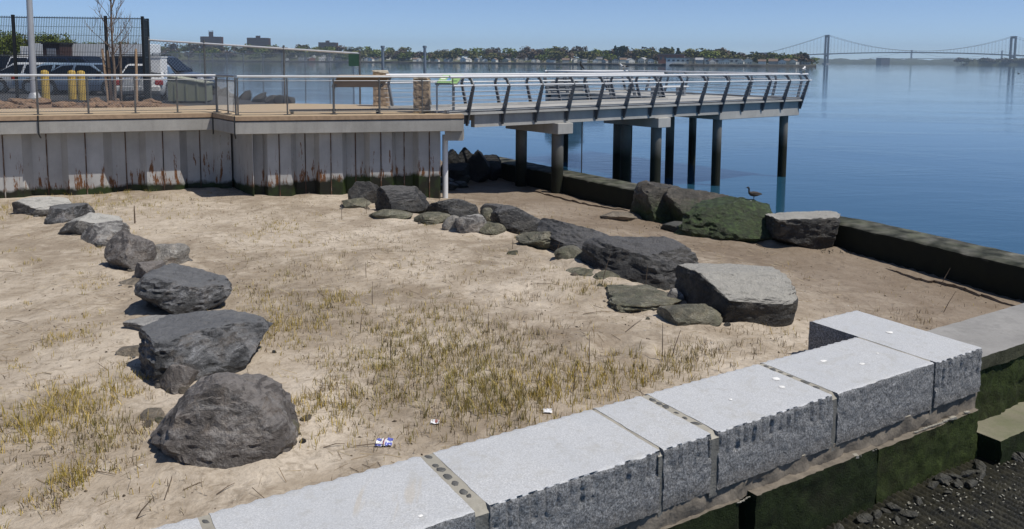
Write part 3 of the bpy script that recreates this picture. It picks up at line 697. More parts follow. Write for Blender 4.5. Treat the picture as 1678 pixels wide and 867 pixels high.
# eroded peat edges on the lower beach
def ledge(label, pts, wid, seed):
    n_ = 60; P = [gp(*p) for p in pts]; mb = MB(); vs_, fs = [], []
    for i in range(n_ + 1):
        t = i / n_ * (len(P) - 1); k = min(len(P) - 2, int(t)); p = P[k].lerp(P[k + 1], t - k)
        e = .16 * noise.noise((i * .23, seed, 0)) + .07 * noise.noise((i * .9, seed, 3)); env = math.sin(math.pi * i / n_) ** .35
        y0 = p.y + e; z0 = sand_z(p.x, y0); z1 = sand_z(p.x, y0 + wid * env)
        hgt = (.055 + .03 * noise.noise((i * .35, seed, 5))) * env
        vs_ += [(p.x, y0, z0 - .02), (p.x + .01, y0 - .035 * env, z0 + hgt), (p.x, y0 + wid * .4 * env, z0 + hgt * .8), (p.x, y0 + wid * env + .02, z1 - .012)]
    for i in range(n_):
        for q in range(3): a = i * 4 + q; fs.append((a, a + 1, a + 5, a + 4))
    mb.add(vs_, fs); o = mb.build('peat_ledge', SAND, smooth=50); tag(o, label, 'sand ledge', 'eroded ledges on the lower beach')
ledge('eroded sand ledge with dark undercut along the far seawall foot', [(862, 312), (905, 322), (950, 334), (985, 340), (1040, 350)], .55, 2)
ledge('eroded sand ledge with dark undercut below the right seawall', [(1452, 441), (1500, 458), (1560, 470), (1610, 487), (1690, 512)], .5, 9)

# ------------------------------------------------------------------ parking lot, promenade deck and steel bulkhead
E0, E1 = Vector((-26, 16.73)), Vector((-8.67, 23.43)); E2, E3 = Vector((-7.56, 22.05)), Vector((-1.41, 23.64))
LOT = [(-60, 17), (-24, 18.6), (-9.2, 24.4), (-7.6, 28.8), (-11.3, 33.6), (-15.2, 40), (-24, 56), (-46, 95), (-66, 130), (-160, 150), (-160, 17)]
MB().prism(LOT, -1, 2.86).build('parking_lot', ASPH)['kind'] = 'structure'
MB().prism([(-60, 24.5), (-15.6, 24.75), (-11.2, 26.25), (-10.6, 27.2), (-12.6, 29.2), (-60, 29.2)], 2.8, 2.91).build('planting_bed', DIRT)['kind'] = 'structure'
dk = empty('promenade_deck', (-8, 23.4, 2.3), 'tan boarded promenade deck with concrete fascia on the steel bulkhead', 'deck'); DO = Vector((-8, 23.4, 2.3))
deck_poly = [E0, E1, E2, E3, Vector((-1.75, 24.9)), Vector((-3.5, 27.6)), Vector((-4.6, 28.4)), Vector((-7.7, 28.9)), Vector((-10.6, 27.15)), Vector((-11.2, 26.2)), Vector((-15.6, 24.7)), Vector((-26, 23.6))]
MB().prism(deck_poly, 2.862, DECK).build('boarding', DECKM, dk, DO)
def strip(a, b, d0, d1, z0, z1):       # horizontal prism between offsets d0..d1 inward of edge a-b
    d = (b - a).normalized(); n_ = Vector((-d.y, d.x))
    return [(a + n_ * d0), (b + n_ * d0), (b + n_ * d1), (a + n_ * d1)], z0, z1
WOODE = plain('edge_timber', (.36, .25, .16), .8, 0, .2, 8)
for a, b in ((E0, E1), (E2, E3)):
    MB().prism(*strip(a, b, -.02, .12, 2.83, 2.945)).build('edge_board', WOODE, dk, DO)
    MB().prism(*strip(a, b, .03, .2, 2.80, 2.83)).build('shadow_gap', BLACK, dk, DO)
    MB().prism(*strip(a, b, 0, .5, 2.46, 2.80)).build('fascia', FASCIA, dk, DO, bevel=.012)
MB().prism(*strip(E1, E2, .012, .4, 2.46, 2.798)).build('fascia', FASCIA, dk, DO, bevel=.012)
MB().prism(*strip(E1, E2, -.01, .1, 2.83, 2.943)).build('edge_board', WOODE, dk, DO)
er = Vector((-1.75, 24.9)); MB().prism(*strip(E3, er, .012, .4, 2.46, 2.798)).build('fascia', FASCIA, dk, DO)
# corbel under the deck's outer corner
cb = gz(734, 216, 2.36); MB().box(-1.98, -1.45, 23.78, 24.4, 2.16, 2.457).build('corbel', FASCIA, dk, DO)
for px_, y0, y1 in ((63, 190, 221), (349, 186, 214), (384.5, 192, 220)):
    e = {63: (E0, E1), 349: (E0, E1), 384.5: (E2, E3)}[px_]; d = (e[1] - e[0]).normalized(); n_ = Vector((d.y, -d.x))
    r_ = ray(px_, 200); t = (e[0].x * d.y - e[0].y * d.x) / (r_.x * d.y - r_.y * d.x); p = Vector((r_.x * t, r_.y * t)) + n_ * .03
    MB().tube([(p.x, p.y, 2.96), (p.x, p.y, 2.45), (p.x - n_.x * .25, p.y - n_.y * .25, 2.33)], .018, 6).build('drain_cable', BLACK, dk, DO)
# steel sheet piles, one object for each pile
bh = empty('sheet_pile_bulkhead', (-8, 23.6, .6), 'off-white rusty steel sheet pile bulkhead with green tide line under the deck', 'bulkhead'); BO = Vector((-8, 23.6, .6))
PRO = [(0, 0), (.26, 0), (.44, .36), (.90, .36), (1.08, 0), (1.34, 0)]      # along, recess
def sheets(a, b, inset, px_seam, per):
    d = (b - a).normalized(); n_ = Vector((-d.y, d.x)); L = (b - a).length; o0 = a + n_ * inset; k = per / 1.34
    s_ = (on_edge(px_seam, a, d, inset) - o0).dot(d); s_ -= math.ceil(s_ / per) * per
    while s_ < L + .2:
        for hv in ([(0.004, 0), (.30 * k, 0), (.43 * k, .27), (.67 * k - .004, .27)], [(.67 * k + .004, .27), (.91 * k, .27), (1.04 * k, 0), (per - .004, 0)]):
            pts = [(min(max(s_ + x, 0), L), y) for x, y in hv]
            if pts[-1][0] - pts[0][0] < .05: continue
            P = [o0 + d * x + n_ * y for x, y in pts]; Q = [p + n_ * .02 for p in P]
            MB().prism(P + Q[::-1], -.6, 2.47).build('sheet_pile', SHEET, bh, BO)
            if pts[-1][0] < L - .05:      # interlock bead at the seam
                e = P[-1] + d * .004; c4 = [(-.013, -.02), (.013, -.02), (.013, .03), (-.013, .03)]
                MB().prism([e + d * u + n_ * v for u, v in c4], -.6, 2.465).build('interlock', RUSTY, bh, BO)
        s_ += per
def on_edge(px, a, d, ins):
    n_ = Vector((-d.y, d.x)); o = a + n_ * ins; r_ = ray(px, 180); t = (o.x * d.y - o.y * d.x) / (r_.x * d.y - r_.y * d.x); return Vector((r_.x * t, r_.y * t))
def m_rusty():
    n = NT('rusty_seam'); co = n.coord('World', (3, 3, .8)); return n.fin(n.ramp(n.noise(3, co, 5, .7), [(.38, (.03, .024, .02)), (.55, (.12, .055, .025)), (.66, (.33, .31, .28))]), .8)
RUSTY = m_rusty()
sheets(E0, E1 + (E1 - E0).normalized() * .5, .48, 137, 2.0)
sheets(E2 + (E3 - E2).normalized() * .42, E3 - (E3 - E2).normalized() * .62, .42, 541, 1.42)
c0 = E2 + (E3 - E2).normalized() * .42 + Vector((-.25, .97)) * .42; c1 = c0 + Vector((-1.16, 1.68)); nn = Vector((.93, .36)) * .02
MB().prism([c0, c0 + nn, c1 + nn, c1], -.6, 2.46).build('return_sheet', SHEET, bh, BO)
c0 = E3 - (E3 - E2).normalized() * .62 + Vector((-.25, .97)) * .44; c1 = c0 + Vector((-1.6, 3.6)); nn = Vector((-.93, -.36)) * .02
MB().prism([c0, c0 + nn, c1 + nn, c1], -.6, 2.46).build('return_sheet', SHEET, bh, BO)
pp = gz(724.5, 290, .5); pip = MB().tube([(-2.0, 24.15, 2.3), (-2.0, 24.15, .1)], .085, 12).build('drain_pipe', WHITE, smooth=40)
tag(pip, 'white vertical drain pipe at the end of the bulkhead', 'pipe')

# ------------------------------------------------------------------ railings
def wiremesh(mb, a, b, z0, z1, sp, th, diag=False):
    """a real wire mesh in the vertical plane from a to b (z0,z1 may be per-end pairs)"""
    a, b = Vector((a[0], a[1])), Vector((b[0], b[1])); L = (b - a).length; d = (b - a) / L
    za0, zb0 = z0 if hasattr(z0, '__len__') else (z0, z0); za1, zb1 = z1 if hasattr(z1, '__len__') else (z1, z1)
    def P(u, v):
        t = u / L; p = a + d * u; lo = za0 + (zb0 - za0) * t; hi = za1 + (zb1 - za1) * t; return Vector((p.x, p.y, lo + (hi - lo) * v))
    H = max(za1 - za0, .1)
    if not diag:
        n_ = int(L / sp[0])
        for i in range(n_ + 1): mb.bar(P(L * i / n_, 0), P(L * i / n_, 1), th)
        for k in range(int(H / sp[1]) + 1): v = min(1, k * sp[1] / H); mb.bar(P(0, v), P(L, v), th)
    else:
        s_ = sp[0]; u = -H
        while u < L:
            u0, v0, u1, v1 = u, 0., u + H, 1.
            if u0 < 0: v0 = -u0 / H; u0 = 0
            if u1 > L: v1 = 1 - (u1 - L) / H; u1 = L
            if v1 > v0: mb.bar(P(u0, v0), P(u1, v1), th); mb.bar(P(L - u0, v0), P(L - u1, v1), th)
            u += s_
def deck_rail(label, pts, org, hand=True, topm=None):
    t = empty('deck_railing', org, label, 'railing', 'promenade railings'); O = Vector(org); P = [Vector(p) for p in pts]; zt = 4.03
    for p in P:
        mb = MB(); mb.bar((p.x, p.y, DECK + .004), (p.x, p.y, zt - .04), .055, .03, (1, 0, 0)); mb.box(p.x - .09, p.x + .09, p.y - .07, p.y + .07, DECK + .003, DECK + .02); mb.build('post', POSTST, t, O)
    if hand: MB().tube([(p.x, p.y, zt) for p in P], .032, 10).build('handrail', topm or BRIGHT, t, O, smooth=50)
    MB().tube([(p.x, p.y, zt - .12) for p in P], .014, 6).build('top_rail', STEEL, t, O)
    MB().tube([(p.x, p.y, DECK + .08) for p in P], .012, 6).build('bottom_rail', POSTST, t, O)
    mb = MB()
    for a, b in zip(P[:-1], P[1:]): wiremesh(mb, a, b, DECK + .08, zt - .12, (.07, .07), .0045, True)
    o = mb.build('wire_infill', STEEL, t, O); o['kind'] = 'stuff'; return t
d1 = (E1 - E0).normalized(); n1 = Vector((-d1.y, d1.x)); d2 = (E3 - E2).normalized(); n2 = Vector((-d2.y, d2.x))
def on_edge(px, a, d, ins):
    n_ = Vector((-d.y, d.x)); o = a + n_ * ins; r_ = ray(px, 180); t = (o.x * d.y - o.y * d.x) / (r_.x * d.y - r_.y * d.x); return Vector((r_.x * t, r_.y * t))
left_posts = [on_edge(p, E0, d1, .42) for p in (-110, -22, 62, 145, 222, 291, 355)]
right_posts = [on_edge(p, E2, d2, .45) for p in (390, 471, 547, 622, 692, 742)]
deck_rail('promenade railing in front of the parked cars and yellow bollards', left_posts, (left_posts[3].x, left_posts[3].y, DECK))
deck_rail('promenade railing below the tilted brown sign and stone pillars', right_posts, (right_posts[2].x, right_posts[2].y, DECK))
corner = [left_posts[-1] + Vector((.05, -.06)), (left_posts[-1] + right_posts[0]) / 2 + Vector((.02, .04)), right_posts[0] + Vector((-.07, .03))]
deck_rail('short return railing with grey top at the deck corner', corner, (corner[1].x, corner[1].y, DECK), True, STEEL)
kb = MB(); p0, p1 = on_edge(474, E2, d2, .95), on_edge(690, E2, d2, .95); kb.bar((p0.x, p0.y, DECK + .10), (p1.x, p1.y, DECK + .10), .09, .05)
k0 = empty('kerb_rail', (p0.x, p0.y, DECK), 'long low dark kerb rail on the tan deck behind the railing', 'kerb rail'); kb.build('rail', DARKST, k0, (p0.x, p0.y, DECK))
for t_ in (.02, .33, .66, .98):
    q = p0.lerp(p1, t_); MB().box(q.x - .04, q.x + .04, q.y - .03, q.y + .03, DECK + .002, DECK + .076).build('foot', DARKST, k0, (p0.x, p0.y, DECK))

# interpretive panels and stone pillars
def panel(label, pL, pR, zlow, zhigh, depth_dir, facemat, backmat, legm, name='info_sign', prints=None):
    c = (pL + pR) / 2; O = Vector((c.x, c.y, DECK)); t = empty(name, O, label, 'sign', 'tilted information panels'); dd = Vector(depth_dir)
    d = (pR - pL).normalized(); a, b = pL - d * .06, pR + d * .10
    lo0, lo1 = Vector((a.x, a.y, zlow)), Vector((b.x, b.y, zlow)); hi0, hi1 = lo0 + Vector((dd.x, dd.y, zhigh - zlow)), lo1 + Vector((dd.x, dd.y, zhigh - zlow))
    nrm = (lo1 - lo0).cross(hi0 - lo0).normalized()
    if nrm.z < 0: nrm = -nrm
    MB().extrude([lo0, lo1, hi1, hi0], -nrm * .035).build('backing', backmat, t, O)
    pf = MB(); i = .03; A = lambda u, v: lo0.lerp(lo1, u).lerp(hi0.lerp(hi1, u), v) + nrm * .004
    pf.add([A(i, i), A(1 - i, i), A(1 - i, 1 - i), A(i, 1 - i)], [(0, 1, 2, 3)]); pf.build('face', facemat, t, O)
    if prints:
        for (u0, u1, v0, v1, m_) in prints:
            B_ = lambda u, v: A(u, v) + nrm * .004
            MB().add([B_(u0, v0), B_(u1, v0), B_(u1, v1), B_(u0, v1)], [(0, 1, 2, 3)]).build('print', m_, t, O)
    for p in (pL, pR):
        e = Vector((p.x + dd.x * .35, p.y + dd.y * .35)); mb = MB(); mb.bar((p.x, p.y, DECK + .004), (p.x, p.y, zlow - .02), .075, .05, (1, 0, 0)); mb.bar((p.x, p.y, zlow - .06), (e.x, e.y, zlow + (zhigh - zlow) * .35 - .05), .06, .05); mb.build('leg', legm, t, O)
    return t
BRN = plain('panel_back', (.24, .165, .10), .7, 0, .2, 5); GRN = plain('panel_green', (.25, .42, .16), .5, 0, .12, 4)
pL, pR = on_edge(547, E2, d2, .85), on_edge(622, E2, d2, .85)
panel('tilted brown information panel seen from its back on two legs', pL, pR, 3.74, 4.08, Vector((.26, -.26)), plain('panel_tan', (.30, .24, .15), .5), BRN, DARKST)
pL, pR = on_edge(716, E2, d2, .5), on_edge(744, E2, d2, .5)
BLUEP = plain('print_blue', (.12, .26, .45), .5, 0, .3, 20)
panel('tilted green information panel beside the pier railing', pL, pR, 3.82, 4.08, Vector((.18, .5)), GRN, STEEL, STEEL, prints=[(.38, .56, .3, .85, BLUEP), (.08, .3, .5, .6, WHITE), (.66, .9, .25, .35, plain('print_dark', (.06, .14, .05), .6))])
STN = plain('pillar_stone', (.37, .27, .17), .9, 0, .45, 7, 1.0)
def stone_box(w, d, h, rr):
    bm = bmesh.new(); bmesh.ops.create_cube(bm, size=1); bmesh.ops.subdivide_edges(bm, edges=bm.edges, cuts=3, use_grid_fill=True); o = rr.random() * 99
    for v in bm.verts:
        p = v.co; q = Vector((p.x * w, p.y * d, p.z * h)); e = 1 - .10 * max(0, (abs(p.x) + abs(p.y) + abs(p.z)) - 1.0)
        v.co = q * e + Vector((noise.noise((q.x * 14 + o, q.y * 14, q.z * 14)), noise.noise((q.x * 14, q.y * 14 + o, q.z * 14)), noise.noise((q.x * 14, q.y * 14, q.z * 14 + o)))) * .018
    me = bpy.data.meshes.new('stone'); bm.to_mesh(me); bm.free(); return me
def pillar(label, x, y, w, h, seed):
    t = empty('stone_pillar', (x, y, DECK), label, 'pillar', 'stone pillars at the pier entrance'); rr = random.Random(seed)
    z = 0; k = 0
    while z < h - .12:
        ch = rr.uniform(.15, .24); ch = min(ch, h - .09 - z)
        for (dx, ww) in ((-.25, .5), (.25, .5)) if k % 2 else ((-.32, .36), (.18, .64)):
            for dy in (-.25, .25):
                me = stone_box(w * ww * .985, w * .49, ch * .96, rr)
                link_mesh('stone', me, STN, t, (w * dx, w * dy, z + ch / 2))
        z += ch; k += 1
    me = rock_mesh('cap_stone', w * 1.14, w * 1.14, .1, seed, 3, n_sup=8, cuts=2, rough=.5); link_mesh('cap_stone', me, plain('cap_stone', (.48, .42, .33), .9, 0, .3, 8, .6), t, (0, 0, h - .05))
pillar('tan stone pillar behind the brown information panel', -4.45, 27.6, .5, 1.22, 3)
pillar('tan stone pillar beside the green information panel', -2.72, 24.45, .48, 1.1, 5)

# ------------------------------------------------------------------ pier
PS, PE = Vector((-1.14, 24.3)), Vector((12.35, 34.6)); PD = (PE - PS).normalized(); PN = Vector((-PD.y, PD.x)); PL = (PE - PS).length     # PN points away from camera
PW = 2.9; HL, HD = 5.3, 10.4
def pp2(t, o): p = PS + PD * t + PN * o; return (p.x, p.y)
PO = Vector((*pp2(9, 1.4), WATER_Z)); pier = empty('pier', PO, 'concrete pier on round piles leading out to a wide platform over water', 'pier')
MB().prism([pp2(-.9, -.03), pp2(PL - HL, -.03), pp2(PL - HL, PW + .1), pp2(-.9, PW + .1)], 2.9, 2.97).build('walkway', PIERC, pier, PO)
MB().prism([pp2(PL - HL + .003, -.03), pp2(PL, -.03), pp2(PL, HD), pp2(PL - HL + .003, HD)], 2.9, 2.973).build('platform', PIERC, pier, PO)
STRM = plain('stringer', (.33, .345, .36), .5, .2, .12, 3)
for o in (.12, PW - .32): MB().prism([pp2(.1, o), pp2(PL - HL - .01, o), pp2(PL - HL - .01, o + .2), pp2(.1, o + .2)], 2.5, 2.897).build('stringer', PIERC, pier, PO)
hb = [(PL - HL, PL, .12, .5), (PL - HL, PL, HD - .4, HD), (PL - HL, PL - HL + .45, .503, HD - .403), (PL - .45, PL - .003, .503, HD - .403)]
for t0, t1, o0, o1 in hb: MB().prism([pp2(t0, o0), pp2(t1, o0), pp2(t1, o1), pp2(t0, o1)], 2.28, 2.896).build('edge_beam', PIERC, pier, PO, bevel=.015)
for tc in (3.6, 8.35):
    MB().prism([pp2(tc - .33, -.05), pp2(tc + .33, -.05), pp2(tc + .33, PW - .1), pp2(tc - .33, PW - .1)], 2.14, 2.497).build('pile_cap', PIERC, pier, PO, bevel=.015)
    for o in (.35, PW - .6): MB().tube([(*pp2(tc, o), 2.14), (*pp2(tc, o), -2.1)], .2, 16).build('pile', PILE, pier, PO, smooth=40)
MB().tube([(*pp2(8.05, PW - 1.3), 2.14), (*pp2(8.05, PW - 1.3), -2.1)], .2, 16).build('pile', PILE, pier, PO, smooth=40)
for t, o in ((PL - HL + .28, .45), (PL - .6, .45), (PL - HL + .3, 2.9), (PL - HL + .3, 3.6), (PL - .6, 5.4), (PL - HL + .3, 9.6), (PL - .6, 9.6)):
    MB().tube([(*pp2(t, o), 2.28), (*pp2(t, o), -2.1)], .18, 16).build('pile', PILE, pier, PO, smooth=40)
MB().tube([(*pp2(4.55, .2), 2.5), (*pp2(4.55, .2), -1)], .022, 6).build('hanging_rod', DARKST, pier, PO)
GRAIL = plain('grey_rail', (.38, .39, .40), .4, .3, .08, 4); RAILM = plain('pier_rail', (.70, .70, .70), .4, .1, .05, 4)
PPOST = plain('pier_post', (.13, .14, .155), .45, .5, .2, 9)
def pier_rail(label, a, b, outv, nposts, zb, ext=(0, 0), extra=True):
    """leaning knee-posts bolted to the beam side; a,b world xy of beam edge, outv outward"""
    a, b, outv = Vector(a), Vector(b), Vector(outv).normalized(); d = (b - a).normalized(); c = (a + b) / 2; O = Vector((c.x, c.y, DECK)); t = empty('pier_railing', O, label, 'railing', 'knee-post railings of the pier')
    for i in range(nposts):
        p = a.lerp(b, i / (nposts - 1)); W = lambda o, z: Vector((p.x + outv.x * o, p.y + outv.y * o, z))
        prof = [(-.02, zb), (.07, zb), (.40, 3.66), (.43, 3.76), (.27, 4.0), (.17, 4.0), (.31, 3.75), (.28, 3.68), (-.02, 2.9)]
        dv = Vector((d.x, d.y, 0)); po = MB().extrude([W(o, z) - dv * .02 for o, z in prof], dv * .04).build('post', PPOST, t, O)
        MB().add([W(.005, zb + .06) - dv * .1, W(.005, zb + .06) + dv * .1, W(.005, 2.88) + dv * .1, W(.005, 2.88) - dv * .1] + [W(.02, zb + .06) - dv * .1, W(.02, zb + .06) + dv * .1, W(.02, 2.88) + dv * .1, W(.02, 2.88) - dv * .1], [(3, 2, 1, 0), (4, 5, 6, 7), (0, 1, 5, 4), (1, 2, 6, 5), (2, 3, 7, 6), (3, 0, 4, 7)]).build('base_plate', PPOST, po, O)
        MB().bar(W(.33, 3.86), W(.08, 4.0), .03, .03).build('bracket', PPOST, po, O)
    A, B_ = a - d * ext[0], b + d * ext[1]
    def run(o, z, r_, nm, m_): MB().tube([(A.x + outv.x * o, A.y + outv.y * o, z), (B_.x + outv.x * o, B_.y + outv.y * o, z)], r_, 8).build(nm, m_, t, O, smooth=50)
    run(.17, 4.03, .045, 'handrail', RAILM); run(.37, 3.78, .026, 'knee_rail', RAILM)
    for k in range(5): z = 3.02 + k * .145; run(.08 + .3 * (z - 2.9) / .85, z, .0105, 'rail', GRAIL)
    for s_ in (0,): MB().prism([A - outv * .12, B_ - outv * .12, B_ + outv * .02, A + outv * .02], 2.978, 3.05).build('toe_beam', PIERC, t, O)
n_near = 14
pier_rail('pier railing along the near side from green panel to gull', pp2(-.2, .12), pp2(PL, .12), -PN, n_near, 2.56, (.7, .25))
pier_rail('pier railing on the far side of the narrow walkway', pp2(-1.1, PW), pp2(PL - HL, PW), PN, 10, 2.62, (.2, 0))
pier_rail('pier railing on the landward flank of the wide platform', pp2(PL - HL, PW + .2), pp2(PL - HL, HD), -PD, 6, 2.62)
pier_rail('pier railing at the back of the wide platform carrying cormorant and gull', pp2(PL - HL, HD), pp2(PL, HD), PN, 5, 2.62, (.2, .2))
pier_rail('pier railing on the seaward end of the wide platform', pp2(PL, .3), pp2(PL, HD), PD, 9, 2.62)
# bench and moored float beyond
bc = Vector((*pp2(PL - 2.6, 5.2), 2.973)); bt = empty('platform_bench', bc, 'pale backless bench on the wide pier platform', 'bench', None, math.atan2(PD.y, PD.x))
for k in range(4): MB().box(-1.1, 1.1, -.28 + k * .145, -.28 + k * .145 + .12, .40, .45).build('slat', WHITE, bt)
for x in (-.85, .85): MB().box(x - .05, x + .05, -.25, .25, 0.002, .398).build('leg', STEEL, bt)
fb = Vector((5.6, 76, WATER_Z)); ft = empty('moored_workboat', fb, 'dark workboat with arched canopy moored behind the pier', 'boat', None, R(8))
CANV = plain('dark_canvas', (.035, .037, .042), .7, 0, .3, 4)
hull = [(-3.2, 0), (-2.9, -1.0), (1.6, -1.05), (3.2, 0), (1.6, 1.05), (-2.9, 1.0)]
MB().add([(x * .9, y * .8, -.3) for x, y in hull] + [(x, y, .75) for x, y in hull], [tuple(reversed(range(6))), tuple(range(6, 12))] + [(i, (i + 1) % 6, 6 + (i + 1) % 6, 6 + i) for i in range(6)]).build('hull', CANV, ft, bevel=.03)
MB().box(-2.4, .9, -.85, .85, .752, 2.3).build('cabin', plain('cabin_grey', (.10, .105, .115), .5), ft, bevel=.05)
arch = [(-1.6 + 3.6 * k / 10 - .9, 2.32 + 1.0 * math.sin(math.pi * k / 10) ** .8) for k in range(11)]
MB().extrude([(x, -1.0, z) for x, z in arch], (0, 2.0, 0)).build('canopy', CANV, ft)
for x in (-1.9, -1.1, -.3): MB().box(x, x + .55, -.862, -.852, 1.45, 2.0).build('window', plain('boat_glass', (.02, .025, .03), .15), ft)

# steel guide piles behind the entrance
for px_ in (627, 696):
    p = gy(px_, 75, 47); o = MB().tube([(p.x, p.y, -1.2), (p.x, p.y, p.z - .12)], .085, 10); g = empty('guide_pile', (p.x, p.y, WATER_Z), ('grey steel guide pile in water behind the pillar near the brown panel' if px_ == 627 else 'grey steel guide pile in water behind the pillar near the green panel'), 'pile', 'guide piles behind the pillars')
    o.build('shaft', STEEL, g, (p.x, p.y, WATER_Z), smooth=50); MB().tube([(p.x, p.y, p.z - .12), (p.x, p.y, p.z)], .12, 10).build('cap', STEEL, g, (p.x, p.y, WATER_Z), smooth=50)

# ------------------------------------------------------------------ lot furniture
LZ = 2.86
def fence_x(px, Y): p = gy(px, 150, Y); return Vector((p.x, p.y))
# tall black welded-wire fence
fa, fb_ = fence_x(-160, 28.6), fence_x(238, 29.6); fc = fence_x(246, 31.2)
ft_ = empty('welded_wire_fence', (fb_.x, fb_.y, LZ), 'tall black welded-wire fence in front of the parked cars', 'fence'); FO = Vector((fb_.x, fb_.y, LZ))
zt = 5.98
posts = [fa.lerp(fb_, t) for t in (0, .245, .465, .905 - .02, 1.0)]
posts = [fence_x(p, 28.6 + (p + 160) / 398) for p in (-160, -70, 28, 178, 238)] + [fc]
for p in posts: MB().box(p.x - .045, p.x + .045, p.y - .045, p.y + .045, LZ, zt + .04).build('post', BLACK, ft_, FO)
for a, b in zip(posts[:-1], posts[1:]):
    mb = MB(); wiremesh(mb, a, b, LZ + .06, zt, (.055, .3), .011); o = mb.build('mesh_panel', BLACK, ft_, FO); o['kind'] = 'stuff'
    for z in (LZ + .1, 4.55, zt - .05): MB().bar((a.x, a.y, z), (b.x, b.y, z), .03, .03).build('stiffening_rail', BLACK, ft_, FO)
# sloping chain-link fence with bright top rail
ca, cb_ = fence_x(247, 29.9), fence_x(590, 28.6); za, zb = 4.5 + (96.3 - 66) * 29.9 / FPX, 4.5 + (98.7 - 88) * 28.6 / FPX
cl = empty('chain_link_fence', (ca.x, ca.y, LZ), 'chain-link fence with bright sloping top rail running to the water edge', 'fence', 'chain-link fences'); CO = Vector((ca.x, ca.y, LZ))
for px_ in (247, 340, 470, 590):
    t = (px_ - 247) / 343; p = ca.lerp(cb_, t); z = za + (zb - za) * t; MB().tube([(p.x, p.y, 1.2 if t > .6 else LZ), (p.x, p.y, z + .12)], .035, 8).build('post', POSTST, cl, CO)
MB().tube([(ca.x, ca.y, za), (cb_.x, cb_.y, zb)], .035, 8).build('top_rail', BRIGHT, cl, CO)
mb = MB(); wiremesh(mb, ca, cb_, (LZ, LZ), (za, zb), (.13, .13), .006, True); o = mb.build('wire_mesh', STEEL, cl, CO); o['kind'] = 'stuff'
MB().bar((cb_.x - .38, cb_.y - .03, 4.5), (cb_.x - .02, cb_.y - .03, 4.5), .02, .42).build('green_screen', plain('green_mesh', (.03, .09, .06), .7), cl, CO)
# farther chain-link fence
pxs = [252, 264, 277, 293, 311, 329, 350, 373, 400, 432, 463, 501, 541, 580]
c2 = empty('chain_link_fence', (fence_x(400, 50).x, 50, LZ), 'farther chain-link fence with many posts standing along the water', 'fence', 'chain-link fences'); C2 = Vector((fence_x(400, 50).x, 50, LZ))
FP = [(fence_x(p, 56 - 12 * (p - 252) / 300)) for p in pxs]
for p in FP: MB().tube([(p.x, p.y, -.6), (p.x, p.y, 4.9)], .03, 6).build('post', STEEL, c2, C2)
for z in (4.88,): MB().tube([(p.x, p.y, z) for p in FP], .022, 6).build('top_rail', STEEL, c2, C2)
mb = MB(); wiremesh(mb, FP[0], FP[-1], 2.2, 4.88, (.16, .16), .010, True); o = mb.build('wire_mesh', STEEL, c2, C2); o['kind'] = 'stuff'
# riprap on the bank beside the lot
RB = plain('bank_stone', (.05, .047, .043), .9, 0, .4, 4, .5)
rb = random.Random(3)
rmesh = [rock_mesh('bank_stone', .7, .6, .45, 300 + i, 2, n_sup=2.2) for i in range(5)]
bank = [Vector((-7.9, 29.3)), Vector((-11.3, 33.9)), Vector((-15.2, 40.3)), Vector((-22, 52))]
for i in range(70):
    t = rb.random() ** 1.5 * 2.99; k = int(t); p = bank[k].lerp(bank[k + 1], t - k); off = rb.uniform(-.3, 1.3)
    o = bpy.data.objects.new('bank_stone', rmesh[i % 5]); COL.objects.link(o)
    if not rmesh[i % 5].materials: rmesh[i % 5].materials.append(RB)
    o.location = (p.x + off * .85, p.y + off * .3, 2.95 - max(0, off) * .75); o.rotation_euler = (rb.random(), rb.random(), rb.random() * 6); s_ = rb.uniform(.5, 1.1); o.scale = (s_, s_, s_)
    tag(o, 'dark riprap stone on the bank beside the parking lot', 'stone', 'riprap stones on the lot bank')
MB().add([(-7.7, 28.85, 2.75), (-11.2, 33.7, 2.75), (-15.1, 40.1, 2.75), (-23.9, 56.1, 2.75), (-20.5, 56.5, -1), (-11.5, 41, -1), (-7.6, 34.3, -1), (-4.4, 29.6, -1)], [(0, 1, 6, 7), (1, 2, 5, 6), (2, 3, 4, 5)]).build('lot_bank', RB)['kind'] = 'structure'
# lamp post
p = gy(57, 168, 28.2); lp = empty('light_pole', (p.x, p.y, 2.9), 'tall tapered grey light pole on round concrete base in mulch', 'light pole'); LO = Vector((p.x, p.y, 2.9))
GPOLE = plain('pole_grey', (.42, .43, .44), .45, .3, .08, 3)
MB().tube([(p.x, p.y, 2.6), (p.x, p.y, 3.12)], .25, 20).build('base', FASCIA, lp, LO, smooth=50)
MB().tube([(p.x, p.y, 3.121), (p.x, p.y, 3.25), (p.x, p.y, 3.3)], [.2, .16, .13], 16).build('collar', GPOLE, lp, LO, smooth=50)
MB().tube([(p.x, p.y, 3.2), (p.x, p.y, 9.5)], [.115, .075], 14).build('pole', GPOLE, lp, LO, smooth=50)
MB().tube([(p.x, p.y, 9.45), (p.x + .3, p.y + .1, 9.7), (p.x + 1.2, p.y + .4, 9.75)], .05, 8).build('arm', GPOLE, lp, LO, smooth=50)
MB().box(p.x + 1.0, p.x + 1.7, p.y + .25, p.y + .55, 9.68, 9.82).build('lamp_head', GPOLE, lp, LO, bevel=.03)
